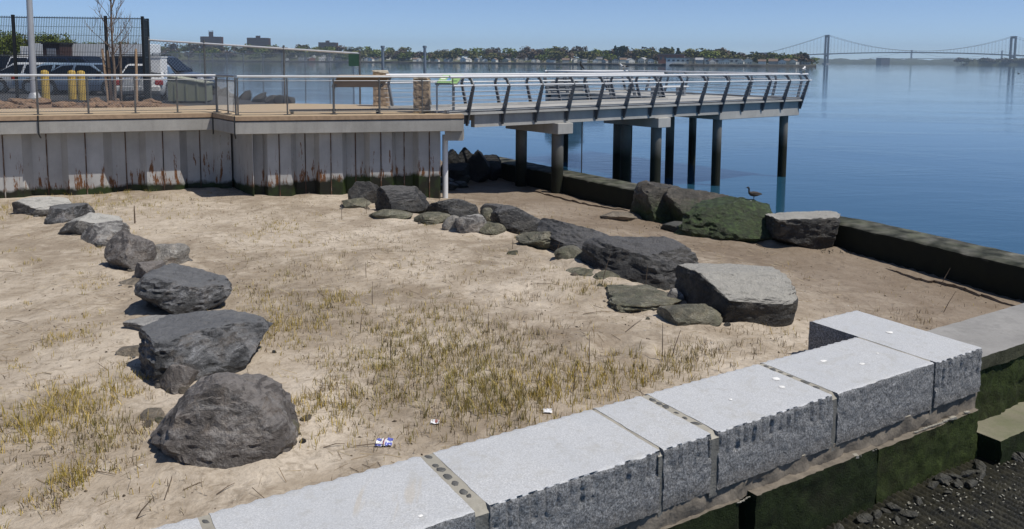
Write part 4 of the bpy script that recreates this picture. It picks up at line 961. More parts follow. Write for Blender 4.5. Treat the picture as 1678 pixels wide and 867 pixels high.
# bollards
for px_, Y in ((74.5, 32.6), (119, 32.6), (134, 32.0)):
    p = gy(px_, 150, Y); b = empty('bollard', (p.x, p.y, LZ), {74.5: 'weathered yellow bollard standing alone beside the light pole', 119: 'left one of two paired yellow bollards', 134: 'right one of two paired yellow bollards, beside the sapling'}[px_].replace('left one of two paired yellow bollards', 'yellow bollard of the pair, on the light pole side').replace('right one of two paired yellow bollards, beside', 'yellow bollard of the pair, on the side of'), 'bollard', 'yellow bollards by the parking lot')
    MB().tube([(0, 0, -.05), (0, 0, 1.08), (0, 0, 1.14), (0, 0, 1.165)], [.15, .15, .11, .02], 18).build('shaft', YELLOW, b, smooth=50)
# sapling with wooden stakes
def sapling():
    p = gy(189, 172, 27.3); O = Vector((p.x, p.y, 2.88)); t = empty('sapling', O, 'bare young tree tied to wooden stakes in the mulch bed', 'tree'); rr = random.Random(12)
    tr = MB(); tr.tube([O, O + Vector((.02, 0, 1.2)), O + Vector((-.03, .02, 2.6)), O + Vector((.02, 0, 4.2)), O + Vector((0, .03, 5.6))], [.05, .042, .034, .02, .006], 8); tr.build('trunk', BARK, t, O, smooth=60)
    br = MB()
    def grow(p0, d, L, r_, lev):
        pts = [p0]; q = p0.copy(); dd = d.copy()
        for k in range(4):
            dd = (dd + Vector((rr.gauss(0, .16), rr.gauss(0, .16), .12))).normalized(); q = q + dd * L / 4; pts.append(q.copy())
        br.tube(pts, [r_, r_ * .8, r_ * .6, r_ * .4, r_ * .2], 4, False)
        if lev < 2:
            for k in (1, 2, 3, 3): 
                s_ = Vector((rr.gauss(0, 1), rr.gauss(0, 1), rr.uniform(.1, .9))).normalized(); grow(pts[k], (dd * .9 + s_ * .8).normalized(), L * rr.uniform(.4, .65), r_ * .55, lev + 1)
    for k in range(20):
        z = 1.15 + 3.9 * k / 20; a = k * 2.4; grow(O + Vector((0, 0, z)), Vector((math.cos(a) * .75, math.sin(a) * .75, .75)).normalized(), 1.5 * (1.05 - z / 6.2), .017, 0)
    br.build('branches', BARK, t, O)['kind'] = 'stuff'
    for px0, px1, h, lab in ((179, 168, 1.95, 'wooden stake leaning left of the sapling'), (184, 177, 1.9, 'wooden stake close against the sapling trunk'), (224, 223, 1.95, 'upright wooden stake right of the sapling'), (198, 198, 2.2, 'thin dark stake behind the sapling trunk')):
        a = gy(px0, 171, 27.4 if px0 != 198 else 27.8); b_ = gy(px1, 90, 27.4 if px0 != 198 else 27.8)
        s_ = empty('tree_stake', (a.x, a.y, 2.88), lab, 'stake', 'stakes around the sapling'); MB().tube([(a.x, a.y, 2.7), (b_.x, b_.y, 2.88 + h - .08), (b_.x, b_.y, 2.88 + h)], [.045, .042, .03], 8).build('pole', WOODST if px0 != 198 else BARK, s_, (a.x, a.y, 2.88))
    a, b_ = gy(172, 110, 27.4), gy(223, 108, 27.4); tie = MB().tube([(a.x, a.y, 4.2), (O.x, O.y - .06, 4.12), (O.x, O.y + .06, 4.14), (b_.x, b_.y, 4.18)], .012, 5).build('tie_strap', BLACK, t, O)
sapling()
# mulch heaps
mh = random.Random(9); mme = [rock_mesh('mulch_clod', .6, .5, .34, 400 + i, 3, n_sup=2, cuts=3, rough=2.2) for i in range(5)]
for i in range(64):
    px_ = mh.uniform(-20, 275); Y = mh.uniform(26.2, 28.6) if px_ > 60 else mh.uniform(25.4, 28.4); p = gy(px_, 170, Y); o = bpy.data.objects.new('mulch_clod', mme[i % 5]); COL.objects.link(o)
    if not mme[i % 5].materials: mme[i % 5].materials.append(DIRT)
    s_ = mh.uniform(.35, 1.05); o.location = (p.x, p.y, 2.9 + .07 * s_); o.scale = (s_ * 1.2, s_, s_ * .9); o.rotation_euler = (0, 0, mh.random() * 6); tag(o, 'rough brown clod of soil in the planting bed', 'soil clod', 'soil clods in the planting bed')
# white utility cabinet, green dumpster-like bin, trailers
p = gy(259, 150, 32.4); ub = empty('utility_box', (p.x, p.y, LZ), 'plain white utility cabinet between black fence and dark vehicle', 'cabinet')
MB().box(-.28, .28, -.3, .3, 0.002, 1.68).build('cabinet', WHITE, ub, bevel=.02); MB().box(-.2, .2, -.32, -.305, .2, 1.4).build('door', WHITE, ub); MB().box(-.3, .3, -.32, .32, 1.683, 1.73).build('lid', WHITE, ub)
p = gy(315, 150, 30.9); db = empty('green_bin', (p.x, p.y, LZ), 'khaki green metal bin with sloping top behind the railing', 'bin', None, R(6))
KH = plain('khaki', (.22, .23, .16), .7, 0, .12, 4)
MB().extrude([(-.75, -.5, .06), (.62, -.5, .06), (.62, -.5, .72), (-.75, -.5, .98)], (0, 1.0, 0)).build('body', KH, db, bevel=.01)
MB().extrude([(-.8, -.54, .985), (.66, -.54, .725), (.66, -.54, .765), (-.8, -.54, 1.025)], (0, 1.08, 0)).build('lid', plain('khaki_lid', (.36, .37, .28), .6), db)
for x in (-.5, -.1, .3): MB().box(x, x + .05, -.53, -.502, .1, .7).build('rib', KH, db)
for x in (-.6, .5): MB().box(x - .07, x + .07, -.4, .4, 0, .058).build('skid', BLACK, db)
# far side of the lot
p = gy(160, 100, 66); tr_ = empty('box_trailer', (p.x, p.y, LZ), 'long white box trailer with red stripe behind the parked cars', 'trailer', None, R(2))
MB().box(-4.6, 4.6, -1.2, 1.2, .95, 2.8).build('box', WHITE, tr_, bevel=.03); MB().box(-4.55, 4.55, -1.215, -1.203, 1.1, 1.35).build('stripe', plain('red_paint', (.42, .05, .05), .4), tr_); MB().box(-3.5, 4.3, -.8, .8, .7, .947).build('chassis', BLACK, tr_)
for x in (-3.4, -2.4, 3.6): MB().tube([(x, -1.15, .47), (x, 1.15, .47)], .47, 16).build('wheel', BLACK, tr_, smooth=40)
p = gy(97, 100, 64); ms = empty('maroon_shed', (p.x, p.y, LZ), 'dark maroon kiosk with pale window behind the white parked vehicle', 'shed')
MB().box(-.65, .65, -1, 1, 0, 2.7).build('wall', plain('maroon', (.045, .022, .022), .6), ms); MB().box(-.75, .75, -1.1, 1.1, 2.703, 2.85).build('roof', BLACK, ms); MB().box(-.35, .35, -1.02, -1.003, 1.5, 2.4).build('window', plain('dull_glass', (.25, .25, .27), .3), ms)
p = gy(86, 100, 70); wk = empty('shipping_container', (p.x, p.y, LZ), 'white shipping container beside the maroon kiosk', 'container')
MB().box(-2.0, 1.0, -1.2, 1.2, .02, 2.6).build('body', WHITE, wk, bevel=.02)
for k in range(12): MB().box(-1.95 + k * .25, -1.85 + k * .25, -1.23, -1.202, .15, 2.5).build('rib', WHITE, wk)

# ------------------------------------------------------------------ cars
GLASS = plain('car_glass', (.012, .016, .02), .08, 0, .1, 2, spec=.8); TYRE = plain('tyre', (.018, .018, .018), .85); RIM = plain('rim', (.32, .33, .34), .35, .7, .1, 4)
REDL = plain('tail_lamp', (.36, .02, .015), .2); LAMP = plain('head_lamp', (.55, .56, .58), .15); TRIMB = plain('trim_black', (.02, .02, .021), .6)
SPEC = dict(   # length, halfwidth, belt, roof, profile of hood/trunk, greenhouse base/roof x, wheel r
    sedan=dict(L=4.8, w=.89, belt=.93, roof=1.43, nose=.66, hood=.86, tail=.95, g=(-1.75, -.95, .55, 1.35), wr=.32),
    suv=dict(L=4.75, w=.93, belt=1.06, roof=1.76, nose=.85, hood=1.04, tail=1.1, g=(-2.2, -1.95, .5, 1.25), wr=.37),
    van=dict(L=4.95, w=.96, belt=1.02, roof=1.75, nose=.8, hood=1.0, tail=1.05, g=(-2.35, -2.1, .8, 1.75), wr=.34))
def car(label, kind, paint, loc, rz, group='cars parked in the lot'):
    S = SPEC[kind]; t = empty('parked_car', (loc[0], loc[1], LZ), label, 'car', group, rz); L, w = S['L'], S['w']; h = L / 2; b = S['belt']
    st = [(-h, .42, S['tail'] * .72, .80), (-h + .08, .30, S['tail'] * .93, .93), (-h + .35, .24, S['tail'], .99), (S['g'][0], .22, b, 1.), (S['g'][3] - .1, .22, b, 1.), (S['g'][3] + .15, .22, S['hood'], 1.), (h - .45, .22, S['hood'] * .92, .97), (h - .1, .28, S['nose'], .88), (h, .4, S['nose'] * .8, .74)]
    mb = MB(); n_ = 9; vs_, fs = [], []
    for x, zb_, zs, ws in st:
        ww = w * ws; half = [(ww * .90, zb_), (ww, zb_ + .16), (ww * 1.0, zs - .2), (ww * .94, zs - .04)]
        vs_ += [(x, y, z) for y, z in half] + [(x, 0, zs + .025)] + [(x, -y, z) for y, z in reversed(half)]
    for i in range(len(st) - 1):
        for k in range(n_): a = i * n_ + k; c_ = i * n_ + (k + 1) % n_; fs.append((a, c_, c_ + n_, a + n_))
    fs += [tuple(range(n_)), tuple(reversed(range((len(st) - 1) * n_, len(st) * n_)))]
    mb.add(vs_, fs); body = mb.build('body', paint, t, smooth=38)
    g0, g1, g2, g3 = S['g']; rf = S['roof']; wb, wr_ = w * .93, w * .76
    P = lambda x, s_, z: (x, s_, z)
    base = [(g0, b - .06), (g3, b - .06)]
    mb = MB(); B8 = [(g0, wb, b - .05), (g3, wb, b - .05), (g3, -wb, b - .05), (g0, -wb, b - .05), (g1, wr_, rf - .05), (g2, wr_, rf - .05), (g2, -wr_, rf - .05), (g1, -wr_, rf - .05)]
    R4 = [(g1 + .12, wr_ * .85, rf), (g2 - .15, wr_ * .85, rf), (g2 - .15, -wr_ * .85, rf), (g1 + .12, -wr_ * .85, rf)]
    mb.add(B8 + R4, [(0, 1, 5, 4), (1, 2, 6, 5), (2, 3, 7, 6), (3, 0, 4, 7), (4, 5, 9, 8), (5, 6, 10, 9), (6, 7, 11, 10), (7, 4, 8, 11), (8, 9, 10, 11)]); cab = mb.build('cabin', paint, t, bevel=.02)
    def quad(A, B_, C_, D, ins, off, nm, m_, par):
        A, B_, C_, D = map(Vector, (A, B_, C_, D)); c_ = (A + B_ + C_ + D) / 4; nrm = (B_ - A).cross(D - A).normalized()
        if nrm.dot(c_ - Vector((0, 0, 1.0))) < 0: nrm = -nrm
        q = [p + (c_ - p).normalized() * ins + nrm * off for p in (A, B_, C_, D)]; MB().extrude(q, -nrm * .02).build(nm, m_, par)
    for s_ in (1, -1):
        xs = [0, .36, .70, 1.] if kind != 'sedan' else [0, .45, 1.]
        for k in range(len(xs) - 1):
            u0, u1 = xs[k], xs[k + 1]; lo = lambda u: Vector((g0 + (g3 - g0) * u, s_ * wb, b - .02)); hi = lambda u: Vector((g1 + (g2 - g1) * u, s_ * wr_, rf - .07)); quad(lo(u0), lo(u1), hi(u1), hi(u0), .075, .012, 'side_window', GLASS, cab)
    quad((g3, wb, b - .0), (g3, -wb, b - .0), (g2, -wr_, rf - .05), (g2, wr_, rf - .05), .09, .012, 'windscreen', GLASS, cab)
    quad((g0, wb, b - .0), (g0, -wb, b - .0), (g1, -wr_, rf - .05), (g1, wr_, rf - .05), .10, .012, 'rear_window', GLASS, cab)
    wx = (h - .88, -h + .92)
    for x in wx:
        for s_ in (1, -1):
            wh = MB().tube([(x, s_ * (w - .19), S['wr']), (x, s_ * (w + .012), S['wr'])], S['wr'], 20).build('wheel', TYRE, t, smooth=40)
            MB().tube([(x, s_ * (w + .013), S['wr']), (x, s_ * (w + .022), S['wr'])], S['wr'] * .62, 14).build('rim', RIM, wh, smooth=40)
            MB().tube([(x, s_ * (w - .2), S['wr'] + .03), (x, s_ * (w + .004), S['wr'] + .03)], S['wr'] * 1.17, 20).build('wheel_arch', TRIMB, body)
    for s_ in (1, -1):
        MB().box(-h - .012, -h + .16, s_ * w * .84 - .14, s_ * w * .84 + .14 - (.0), S['tail'] * .66, S['tail'] * .86).build('tail_lamp', REDL, t, bevel=.02)
        MB().box(h - .2, h - .02, s_ * w * .70 - .16, s_ * w * .70 + .14, S['nose'] * .78, S['nose'] * .95).build('head_lamp', LAMP, t, bevel=.02)
        MB().box(g3 - .35, g3 - .15, s_ * (w + .03) - .07, s_ * (w + .03) + .07, b + .02, b + .15).build('mirror', TRIMB, t, bevel=.02)
        for x in (-.35, .55): MB().box(x, x + .16, s_ * w * 1.0 - .012, s_ * w * 1.0 + .012, b - .2, b - .17).build('door_handle', TRIMB, body)
    MB().box(-h - .06, -h + .2, -w * .9, w * .9, .36, .62).build('bumper', paint, t, bevel=.05); MB().box(h - .2, h + .05, -w * .8, w * .8, .34, .58).build('bumper', paint, t, bevel=.05)
    MB().box(-h - .068, -h - .062, -.24, .24, .64 if kind != 'sedan' else .44, .76 if kind != 'sedan' else .55).build('number_plate', WHITE, t)
    if kind == 'suv':
        for s_ in (1, -1): MB().bar((g1 + .2, s_ * wr_ * .8, rf + .05), (g2 - .2, s_ * wr_ * .8, rf + .05), .04, .04).build('roof_bar', TRIMB, cab)
    return t
SIL, WHT = m_paint('paint_silver', (.60, .61, .61)), m_paint('paint_white', (.78, .78, .77)); NAVY, DKG, LBL = m_paint('paint_navy', (.02, .03, .06)), m_paint('paint_charcoal', (.03, .032, .036)), m_paint('paint_paleblue', (.28, .38, .48))
def at(px, Y): p = gy(px, 150, Y); return (p.x, p.y)
car('silver-white sedan seen from behind with red tail lamps behind the railing', 'sedan', SIL, at(246, 33.4), R(104))
car('dark vehicle with roof bars and pale windscreen pillar facing the water', 'suv', DKG, at(262, 37.6), R(-4))
car('white parked sport utility vehicle partly hidden by the light pole', 'suv', WHT, at(92, 45), R(8))
car('dark navy minivan parked behind the paired yellow bollards', 'van', NAVY, at(128, 41.5), R(-6))
car('pale blue sedan parked in front of the dark minivan', 'sedan', LBL, at(118, 37.5), R(-10))
car('steel-blue sedan parked behind the sapling stakes', 'sedan', m_paint('paint_steelblue', (.20, .27, .36)), at(152, 36.8), R(-12))
car('silver sedan parked between the light pole and the dark minivan', 'sedan', SIL, at(70, 38.5), R(-8))
car('charcoal sedan parked at the rim of the lot behind the sapling', 'sedan', DKG, at(196, 43), R(-6))
car('white sport utility vehicle with red lamp at the far end of the lot', 'suv', WHT, at(12, 47.5), R(70))
car('charcoal sport utility vehicle parked between two white ones', 'suv', DKG, at(48, 46.5), R(80))

# ------------------------------------------------------------------ vegetation on the sand
def blades():
    rr = random.Random(21); V, F_, Cc = [], [], []
    hot = []   # (px,py, radius m, count, height, palette)
    pal = {'y': [(.47, .34, .09), (.38, .29, .065), (.54, .41, .15), (.29, .24, .055)], 'd': [(.22, .19, .06), (.32, .26, .09), (.42, .32, .13), (.14, .12, .045)], 's': [(.40, .31, .19), (.26, .19, .11), (.13, .10, .07), (.48, .40, .27)], 'g': [(.24, .22, .06), (.33, .28, .08), (.42, .33, .11)]}
    for h in [(120, 665, .55, 900, .2, 'y'), (60, 700, .42, 650, .17, 'y'), (165, 715, .38, 460, .16, 'd'), (115, 785, .22, 380, .17, 'y'), (215, 625, .2, 170, .14, 'y'), (255, 640, .18, 110, .14, 's'), (250, 720, .35, 360, .12, 's'), (80, 815, .2, 150, .12, 's'), (150, 750, .5, 220, .1, 's'), (300, 790, .35, 120, .13, 's'),
              (520, 510, .55, 420, .17, 'd'), (470, 535, .5, 420, .17, 'y'), (560, 490, .5, 330, .15, 'y'), (640, 540, .6, 520, .16, 'd'), (720, 520, .7, 460, .16, 'd'), (700, 580, .7, 620, .18, 'd'), (640, 600, .6, 600, .19, 'g'), (770, 560, .7, 620, .17, 'd'), (800, 600, .7, 650, .2, 'd'), (760, 640, .6, 600, .2, 'g'), (840, 640, .55, 620, .2, 'y'), (700, 650, .7, 480, .17, 'd'), (600, 650, .6, 360, .16, 'd'), (540, 690, .45, 380, .17, 'y'), (505, 660, .35, 300, .17, 'y'), (560, 640, .5, 240, .15, 's'), (850, 545, .6, 260, .16, 's'), (880, 600, .6, 420, .18, 'd'), (920, 640, .5, 480, .2, 'y'), (980, 625, .5, 520, .22, 'y'), (1050, 608, .5, 460, .2, 'y'), (1120, 595, .45, 360, .2, 'd'), (1170, 580, .4, 240, .18, 's'), (800, 680, .45, 420, .18, 'd'), (860, 660, .4, 320, .2, 'd'), (740, 700, .4, 200, .13, 's'),
              (440, 380, .8, 300, .12, 'y'), (490, 400, .7, 200, .12, 'y'), (540, 440, .9, 180, .12, 's'), (440, 440, .8, 170, .12, 's'), (400, 480, .5, 190, .14, 'd'), (440, 500, .5, 250, .15, 'y'), (420, 580, .35, 160, .15, 's'), (410, 560, .25, 150, .15, 'y'), (380, 350, 1.4, 170, .12, 's'), (210, 335, 1.2, 620, .16, 'g'), (160, 330, 1.0, 380, .16, 'y'), (30, 345, 1.2, 640, .18, 'y'), (250, 350, 1., 260, .14, 'y'), (330, 325, 1.2, 150, .14, 's'), (500, 345, 1.5, 110, .1, 's'), (600, 390, 1.2, 120, .1, 's'), (640, 400, .9, 90, .1, 's'),
              (660, 455, .9, 170, .13, 's'), (760, 455, .9, 120, .13, 's'), (870, 490, .6, 190, .15, 's'), (940, 475, .35, 150, .17, 'd'), (980, 470, .3, 210, .18, 'y'), (900, 555, .5, 130, .15, 's'), (1240, 560, .6, 130, .16, 's'), (1190, 540, .5, 90, .14, 's'), (1290, 560, .4, 80, .16, 's'), (1500, 525, .5, 100, .18, 's'), (1340, 460, .9, 60, .12, 's'), (140, 470, .4, 90, .1, 'y'), (150, 462, .5, 70, .1, 's'), (110, 550, .3, 160, .12, 'y'), (90, 560, .2, 90, .12, 'y'), (190, 600, .4, 90, .1, 's'), (640, 620, 1., 500, .1, 's'), (700, 560, 1.4, 700, .09, 's'), (480, 470, 1.2, 260, .09, 's')]:
        hot.append(h)
    for _ in range(70):
        hot.append((rr.uniform(380, 960), rr.uniform(350, 600), rr.uniform(.2, .5), rr.randint(25, 70), .12, rr.choice('ysyd')))
    for _ in range(34):
        hot.append((rr.uniform(0, 230), rr.uniform(400, 860), rr.uniform(.12, .35), rr.randint(15, 60), .11, rr.choice('yys')))
    def blade(x, y, H, pl, lean=None):
        if front_off(x, y)[0] > -.03: return
        z = sand_z(x, y) - .01; a = rr.random() * 6.28; w = rr.uniform(.0022, .0046); ln = (rr.uniform(.05, 1.) ** 1.5 if lean is None else lean) * H; b = rr.random() * 6.28
        ca, sa = math.cos(a) * w, math.sin(a) * w; n_ = len(V); mx, my = math.cos(b) * ln, math.sin(b) * ln
        V.extend([(x - ca, y - sa, z), (x + ca, y + sa, z), (x + mx * .35 + ca * .8, y + my * .35 + sa * .8, z + H * .6), (x + mx * .35 - ca * .8, y + my * .35 - sa * .8, z + H * .6), (x + mx, y + my, z + H)])
        F_.append((n_, n_ + 1, n_ + 2, n_ + 3)); F_.append((n_ + 3, n_ + 2, n_ + 4))
        c_ = rr.choice(pal[pl]); k = rr.uniform(.7, 1.25); Cc.extend([(c_[0] * k, c_[1] * k, c_[2] * k, 1)] * 5)
    for px_, py_, rad, cnt, H, pl in hot:
        g = gp(px_, py_); left = int(cnt * 1.0)
        while left > 0:      # tussocks: a handful of blades from one crown
            cx, cy = g.x + rr.gauss(0, rad * .55), g.y + rr.gauss(0, rad * .75); k = rr.randint(2, 9)
            for _ in range(min(k, left)): blade(cx + rr.gauss(0, .03), cy + rr.gauss(0, .03), H * rr.uniform(.25, .85), pl if rr.random() < .75 else rr.choice('dsy'))
            left -= k
    for _ in range(9000):          # thin scatter of stubble over the whole flat
        x, y = rr.uniform(-13, 9), rr.uniform(6, 24) 
        if swq(x, y) < 1.0: continue
        if noise.noise((x * .6, y * .6, 9)) + .15 * noise.noise((x * 3, y * 3, 2)) > -.05 + (.25 if x < -4 or x > 3.5 else 0): blade(x, y, rr.uniform(.03, .11), rr.choice('ssdyy'))
    # lying straws
    for _ in range(4600):
        x, y = rr.uniform(-8, 6), rr.uniform(5.6, 20)
        if noise.noise((x * .8, y * .8, 5)) < -.1 or front_off(x, y)[0] > -.08 or swq(x, y) < .8: continue
        L = rr.uniform(.04, .2); a = rr.random() * 3.14; z = sand_z(x, y) + .006; x2, y2 = x + L * math.cos(a), y + L * math.sin(a)
        if front_off(x2, y2)[0] > -.05: continue
        w = .0032; n_ = len(V); z2 = sand_z(x2, y2) + .006 + (rr.random() < .25) * .05
        V.extend([(x, y, z), (x + w, y + w, z + .004), (x2 + w, y2 + w, z2 + .004), (x2, y2, z2)]); F_.append((n_, n_ + 1, n_ + 2, n_ + 3)); c_ = rr.choice(pal['s']); Cc.extend([(*c_, 1)] * 4)
    me = bpy.data.meshes.new('marsh_grass'); me.from_pydata(V, [], F_)
    at_ = me.color_attributes.new('tint', 'FLOAT_COLOR', 'POINT'); at_.data.foreach_set('color', np.array(Cc, dtype=np.float32).ravel())
    o = link_mesh('marsh_grass', me, m_attr('grass_blades')); tag(o, 'short yellow-green marsh grass and dry stubble scattered over the sand', 'grass', kind='stuff')
blades()
# crumbs of weed, shell and gravel on the sand
def crumbs():
    rr = random.Random(8); V, F_, Cc = [], [], []
    for _ in range(5200):
        x, y = rr.uniform(-9, 9), 5.5 + 18 * rr.random() ** 1.5
        if front_off(x, y)[0] > -.04 or swq(x, y) < .3: continue
        if noise.noise((x * .9, y * .9, 12)) < -.12 and rr.random() < .7: continue
        s_ = .004 + .012 * rr.random() ** 2.5; z = sand_z(x, y) + s_ * .3; n_ = len(V); a = rr.random() * 3.14; e = rr.uniform(.5, 2.2)
        ca, sa = math.cos(a), math.sin(a)
        V.extend([(x + ca * s_ * e, y + sa * s_ * e, z), (x - sa * s_, y + ca * s_, z), (x - ca * s_ * e, y - sa * s_ * e, z), (x + sa * s_, y - ca * s_, z), (x, y, z + s_ * .9)])
        F_.extend([(n_, n_ + 1, n_ + 4), (n_ + 1, n_ + 2, n_ + 4), (n_ + 2, n_ + 3, n_ + 4), (n_ + 3, n_, n_ + 4)])
        c_ = rr.choices([(.06, .045, .03), (.12, .09, .06), (.60, .57, .52), (.22, .2, .18)], [5, 4, .8, 1.5])[0]; Cc.extend([(*c_, 1)] * 5)
    me = bpy.data.meshes.new('beach_crumbs'); me.from_pydata(V, [], F_); at_ = me.color_attributes.new('tint', 'FLOAT_COLOR', 'POINT'); at_.data.foreach_set('color', np.array(Cc, dtype=np.float32).ravel())
    tag(link_mesh('beach_crumbs', me, m_attr('crumbs')), 'dark crumbs of dry weed, shell bits and gravel strewn over the sand', 'debris', kind='stuff')
crumbs()
# tall single stems and loose sticks
STK = plain('dry_stem', (.13, .095, .065), .9)
def stick(label, pts, r_, grp='dead reeds in the sand', name='dead_reed', cat='reed'):
    P = [Vector(p) for p in pts]; o = MB().tube([p - P[0] for p in P], [r_] * (len(P) - 1) + [r_ * .5], 5).build(name, STK); o.location = P[0]; tag(o, label, cat, grp)
for px_, py_, H, lx in [(965, 620, .55, .0), (940, 640, .35, .02), (1085, 590, .5, 0), (1100, 585, .38, .12), (690, 600, .3, .01), (1545, 512, .4, .22), (1130, 470, .33, .2), (985, 470, .62, .16), (1057, 478, .5, .04), (600, 455, .3, -.01), (610, 500, .4, 0), (640, 590, .3, .0), (590, 545, .3, .03), (720, 340, .5, 0), (600, 350, .4, .02), (910, 420, .35, .1), (1540, 470, .4, .2), (800, 545, .3, .0), (560, 360, .5, 0), (840, 410, .25, 0), (760, 345, .4, .02), (880, 640, .3, .05), (220, 850, .2, .15)]:
    g = gp(px_, py_); g.z -= .03
    if front_off(g.x, g.y)[0] > -.06: continue
    stick('tall dead reed standing upright in the marsh sand', [g, g + Vector((lx * .4, 0, H * .5)), g + Vector((lx, .03, H))], .006)
g = gp(221, 366); stick('thin upright dark rod in sand behind the speckled boulder', [g - Vector((0, 0, .05)), g + Vector((0, 0, .2)), g + Vector((0, 0, .42))], .018, None, 'iron_rod', 'rod')
for (a, b) in [((355, 812), (385, 795)), ((270, 820), (285, 770)), ((10, 525), (45, 533)), ((300, 805), (345, 790)), ((125, 775), (190, 781)), ((580, 733), (640, 732)), ((530, 735), (565, 730)), ((240, 625), (285, 630)), ((0, 445), (35, 450)), ((1025, 545), (1052, 525)), ((955, 516), (1000, 512)), ((880, 465), (920, 470))]:
    A, B_ = gp(*a), gp(*b); A.z += .012; B_.z += .02; stick('dry brown stick lying on the sand', [A, (A + B_) / 2 + Vector((.01, .01, .012)), B_], .0045, 'sticks lying on the sand', 'dry_stick', 'stick')
# seaweed wrack below the seawall boulders
mb = MB(); rr = random.Random(4)
for k in range(1500):
    t = rr.random(); px_, py_ = 1060 + 330 * t + rr.gauss(0, 6), 366 + 44 * t + rr.gauss(0, 6 - 3 * t) - (6 if t < .4 else 0); g = gp(px_, py_); a = rr.random() * 6.28; L = rr.uniform(.02, .08)
    mb.bar(g + Vector((0, 0, .005)), g + Vector((math.cos(a) * L, math.sin(a) * L, rr.uniform(.0, .05))), rr.uniform(.008, .02), .008)
tag(mb.build('seaweed_wrack', plain('weed', (.035, .033, .02), .7, 0, .4, 9)), 'dark seaweed wrack along the foot of the seawall boulders', 'seaweed', kind='stuff')
# litter
def scrap(label, px_, py_, w, cols, seed, name='litter'):
    g = gp(px_, py_); t = empty(name, g + Vector((0, 0, .012)), label, 'litter', 'litter on the sand'); rr = random.Random(seed)
    for i, (u0, u1, v0, v1, m_) in enumerate(cols):
        N = 6; vs_ = []; 
        for j in range(N + 1):
            for q in range(N + 1):
                u = u0 + (u1 - u0) * q / N; v = v0 + (v1 - v0) * j / N; vs_.append(((u - .5) * w, (v - .5) * w * .8 + .03 * w * noise.noise((u * 4, v * 4, seed)), w * (.06 + .12 * noise.noise((u * 2.6 + seed, v * 2.6, 1)) + .07 * noise.noise((u * 7, v * 7, seed))) + .002 * i + v * w * .12))
        MB().add(vs_, [(j * (N + 1) + q, j * (N + 1) + q + 1, (j + 1) * (N + 1) + q + 1, (j + 1) * (N + 1) + q) for j in range(N) for q in range(N)]).build('sheet' if i == 0 else 'print', m_, t)
WRAP = plain('wrapper_white', (.72, .72, .74), .35); BLU = plain('wrapper_blue', (.10, .12, .45), .3); REDP = plain('wrapper_red', (.30, .08, .08), .4)
scrap('crumpled blue and white snack wrapper lying on bare sand', 630, 729, .16, [(0, 1, 0, 1, WRAP), (0, .3, .55, 1, BLU), (.65, 1, .6, 1, BLU), (0, .35, 0, .22, BLU), (.6, 1, 0, .3, BLU), (.45, .52, 0, 1, REDP)], 2, 'snack_wrapper')
scrap('small white and red paper scrap in the dry grass', 713, 694, .09, [(0, 1, 0, 1, WRAP), (.5, .8, .2, .8, REDP)], 5, 'paper_scrap')
scrap('white plastic piece on the sand against the granite wall', 897, 676, .10, [(0, 1, 0, 1, WRAP)], 7, 'plastic_scrap')

# ------------------------------------------------------------------ birds
def bird(name, label, cat, loc, rz, s, cols, kind='gull', group=None):
    """body, neck and head as one skin; wings, bill, legs as parts. Local x is forward"""
    t = empty(name, loc, label, cat, group, rz); body, wingm, billm, legm, headm = cols
    if kind == 'goose': sp = [(-.42, .30, .02), (-.34, .31, .05), (-.18, .31, .115), (0, .31, .14), (.14, .32, .12), (.22, .37, .075), (.25, .46, .045), (.25, .56, .04), (.27, .62, .05), (.31, .64, .05), (.36, .63, .03)]; lh = .2
    elif kind == 'gull': sp = [(-.3, .24, .015), (-.22, .235, .05), (-.08, .23, .09), (.05, .24, .095), (.15, .28, .07), (.19, .34, .05), (.22, .38, .052), (.26, .385, .04), (.285, .38, .02)]; lh = .15
    else: sp = [(-.26, .10, .02), (-.16, .2, .06), (-.02, .34, .085), (.06, .46, .07), (.09, .56, .04), (.09, .64, .032), (.12, .69, .035), (.16, .70, .025)]; lh = .12
    cutk = {'goose': 6, 'gull': 5, 'corm': 4}[kind]
    bd = MB().tube([(x * s, 0, z * s) for x, z, r_ in sp[:cutk + 1]], [r_ * s for _, _, r_ in sp[:cutk + 1]], 10).build('body', body, t, smooth=60)
    MB().tube([(x * s, 0, z * s) for x, z, r_ in sp[cutk:]], [r_ * s * 1.01 for _, _, r_ in sp[cutk:]], 10).build('head', headm, t, smooth=60)
    hx, hz_, hr = sp[-1]; MB().tube([(hx * s - .01 * s, 0, hz_ * s), (hx * s + .07 * s, 0, hz_ * s - .012 * s)], [.016 * s, .004 * s], 6).build('bill', billm, t)
    for d in (1, -1):
        yy = d * (.125 if kind == 'goose' else .085) * s; b0 = sp[3][1] * s; m = MB()
        pts = [(.13 * s, yy * .8, b0 + .03 * s), (.02 * s, yy, b0 + .07 * s), (-.2 * s, yy * .75, b0 + .05 * s), (-.42 * s, yy * .3, b0 - .0 * s), (-.2 * s, yy * .95, b0 - .05 * s), (.05 * s, yy * 1.0, b0 - .03 * s)]
        if kind == 'corm': pts = [(.08 * s, yy * .8, .42 * s), (0, yy, .4 * s), (-.14 * s, yy * .7, .2 * s), (-.2 * s, yy * .4, .1 * s), (-.08 * s, yy, .2 * s), (.04 * s, yy, .32 * s)]
        m.extrude(pts, (0, d * .012 * s, 0)).build('wing', wingm, t)
        MB().tube([(-.02 * s, d * .045 * s, lh * s + .06 * s), (0.0 * s, d * .045 * s, .006 * s), (.06 * s, d * .045 * s, .006 * s)], [.014 * s, .009 * s, .006 * s], 5).build('leg', legm, t)
    return t
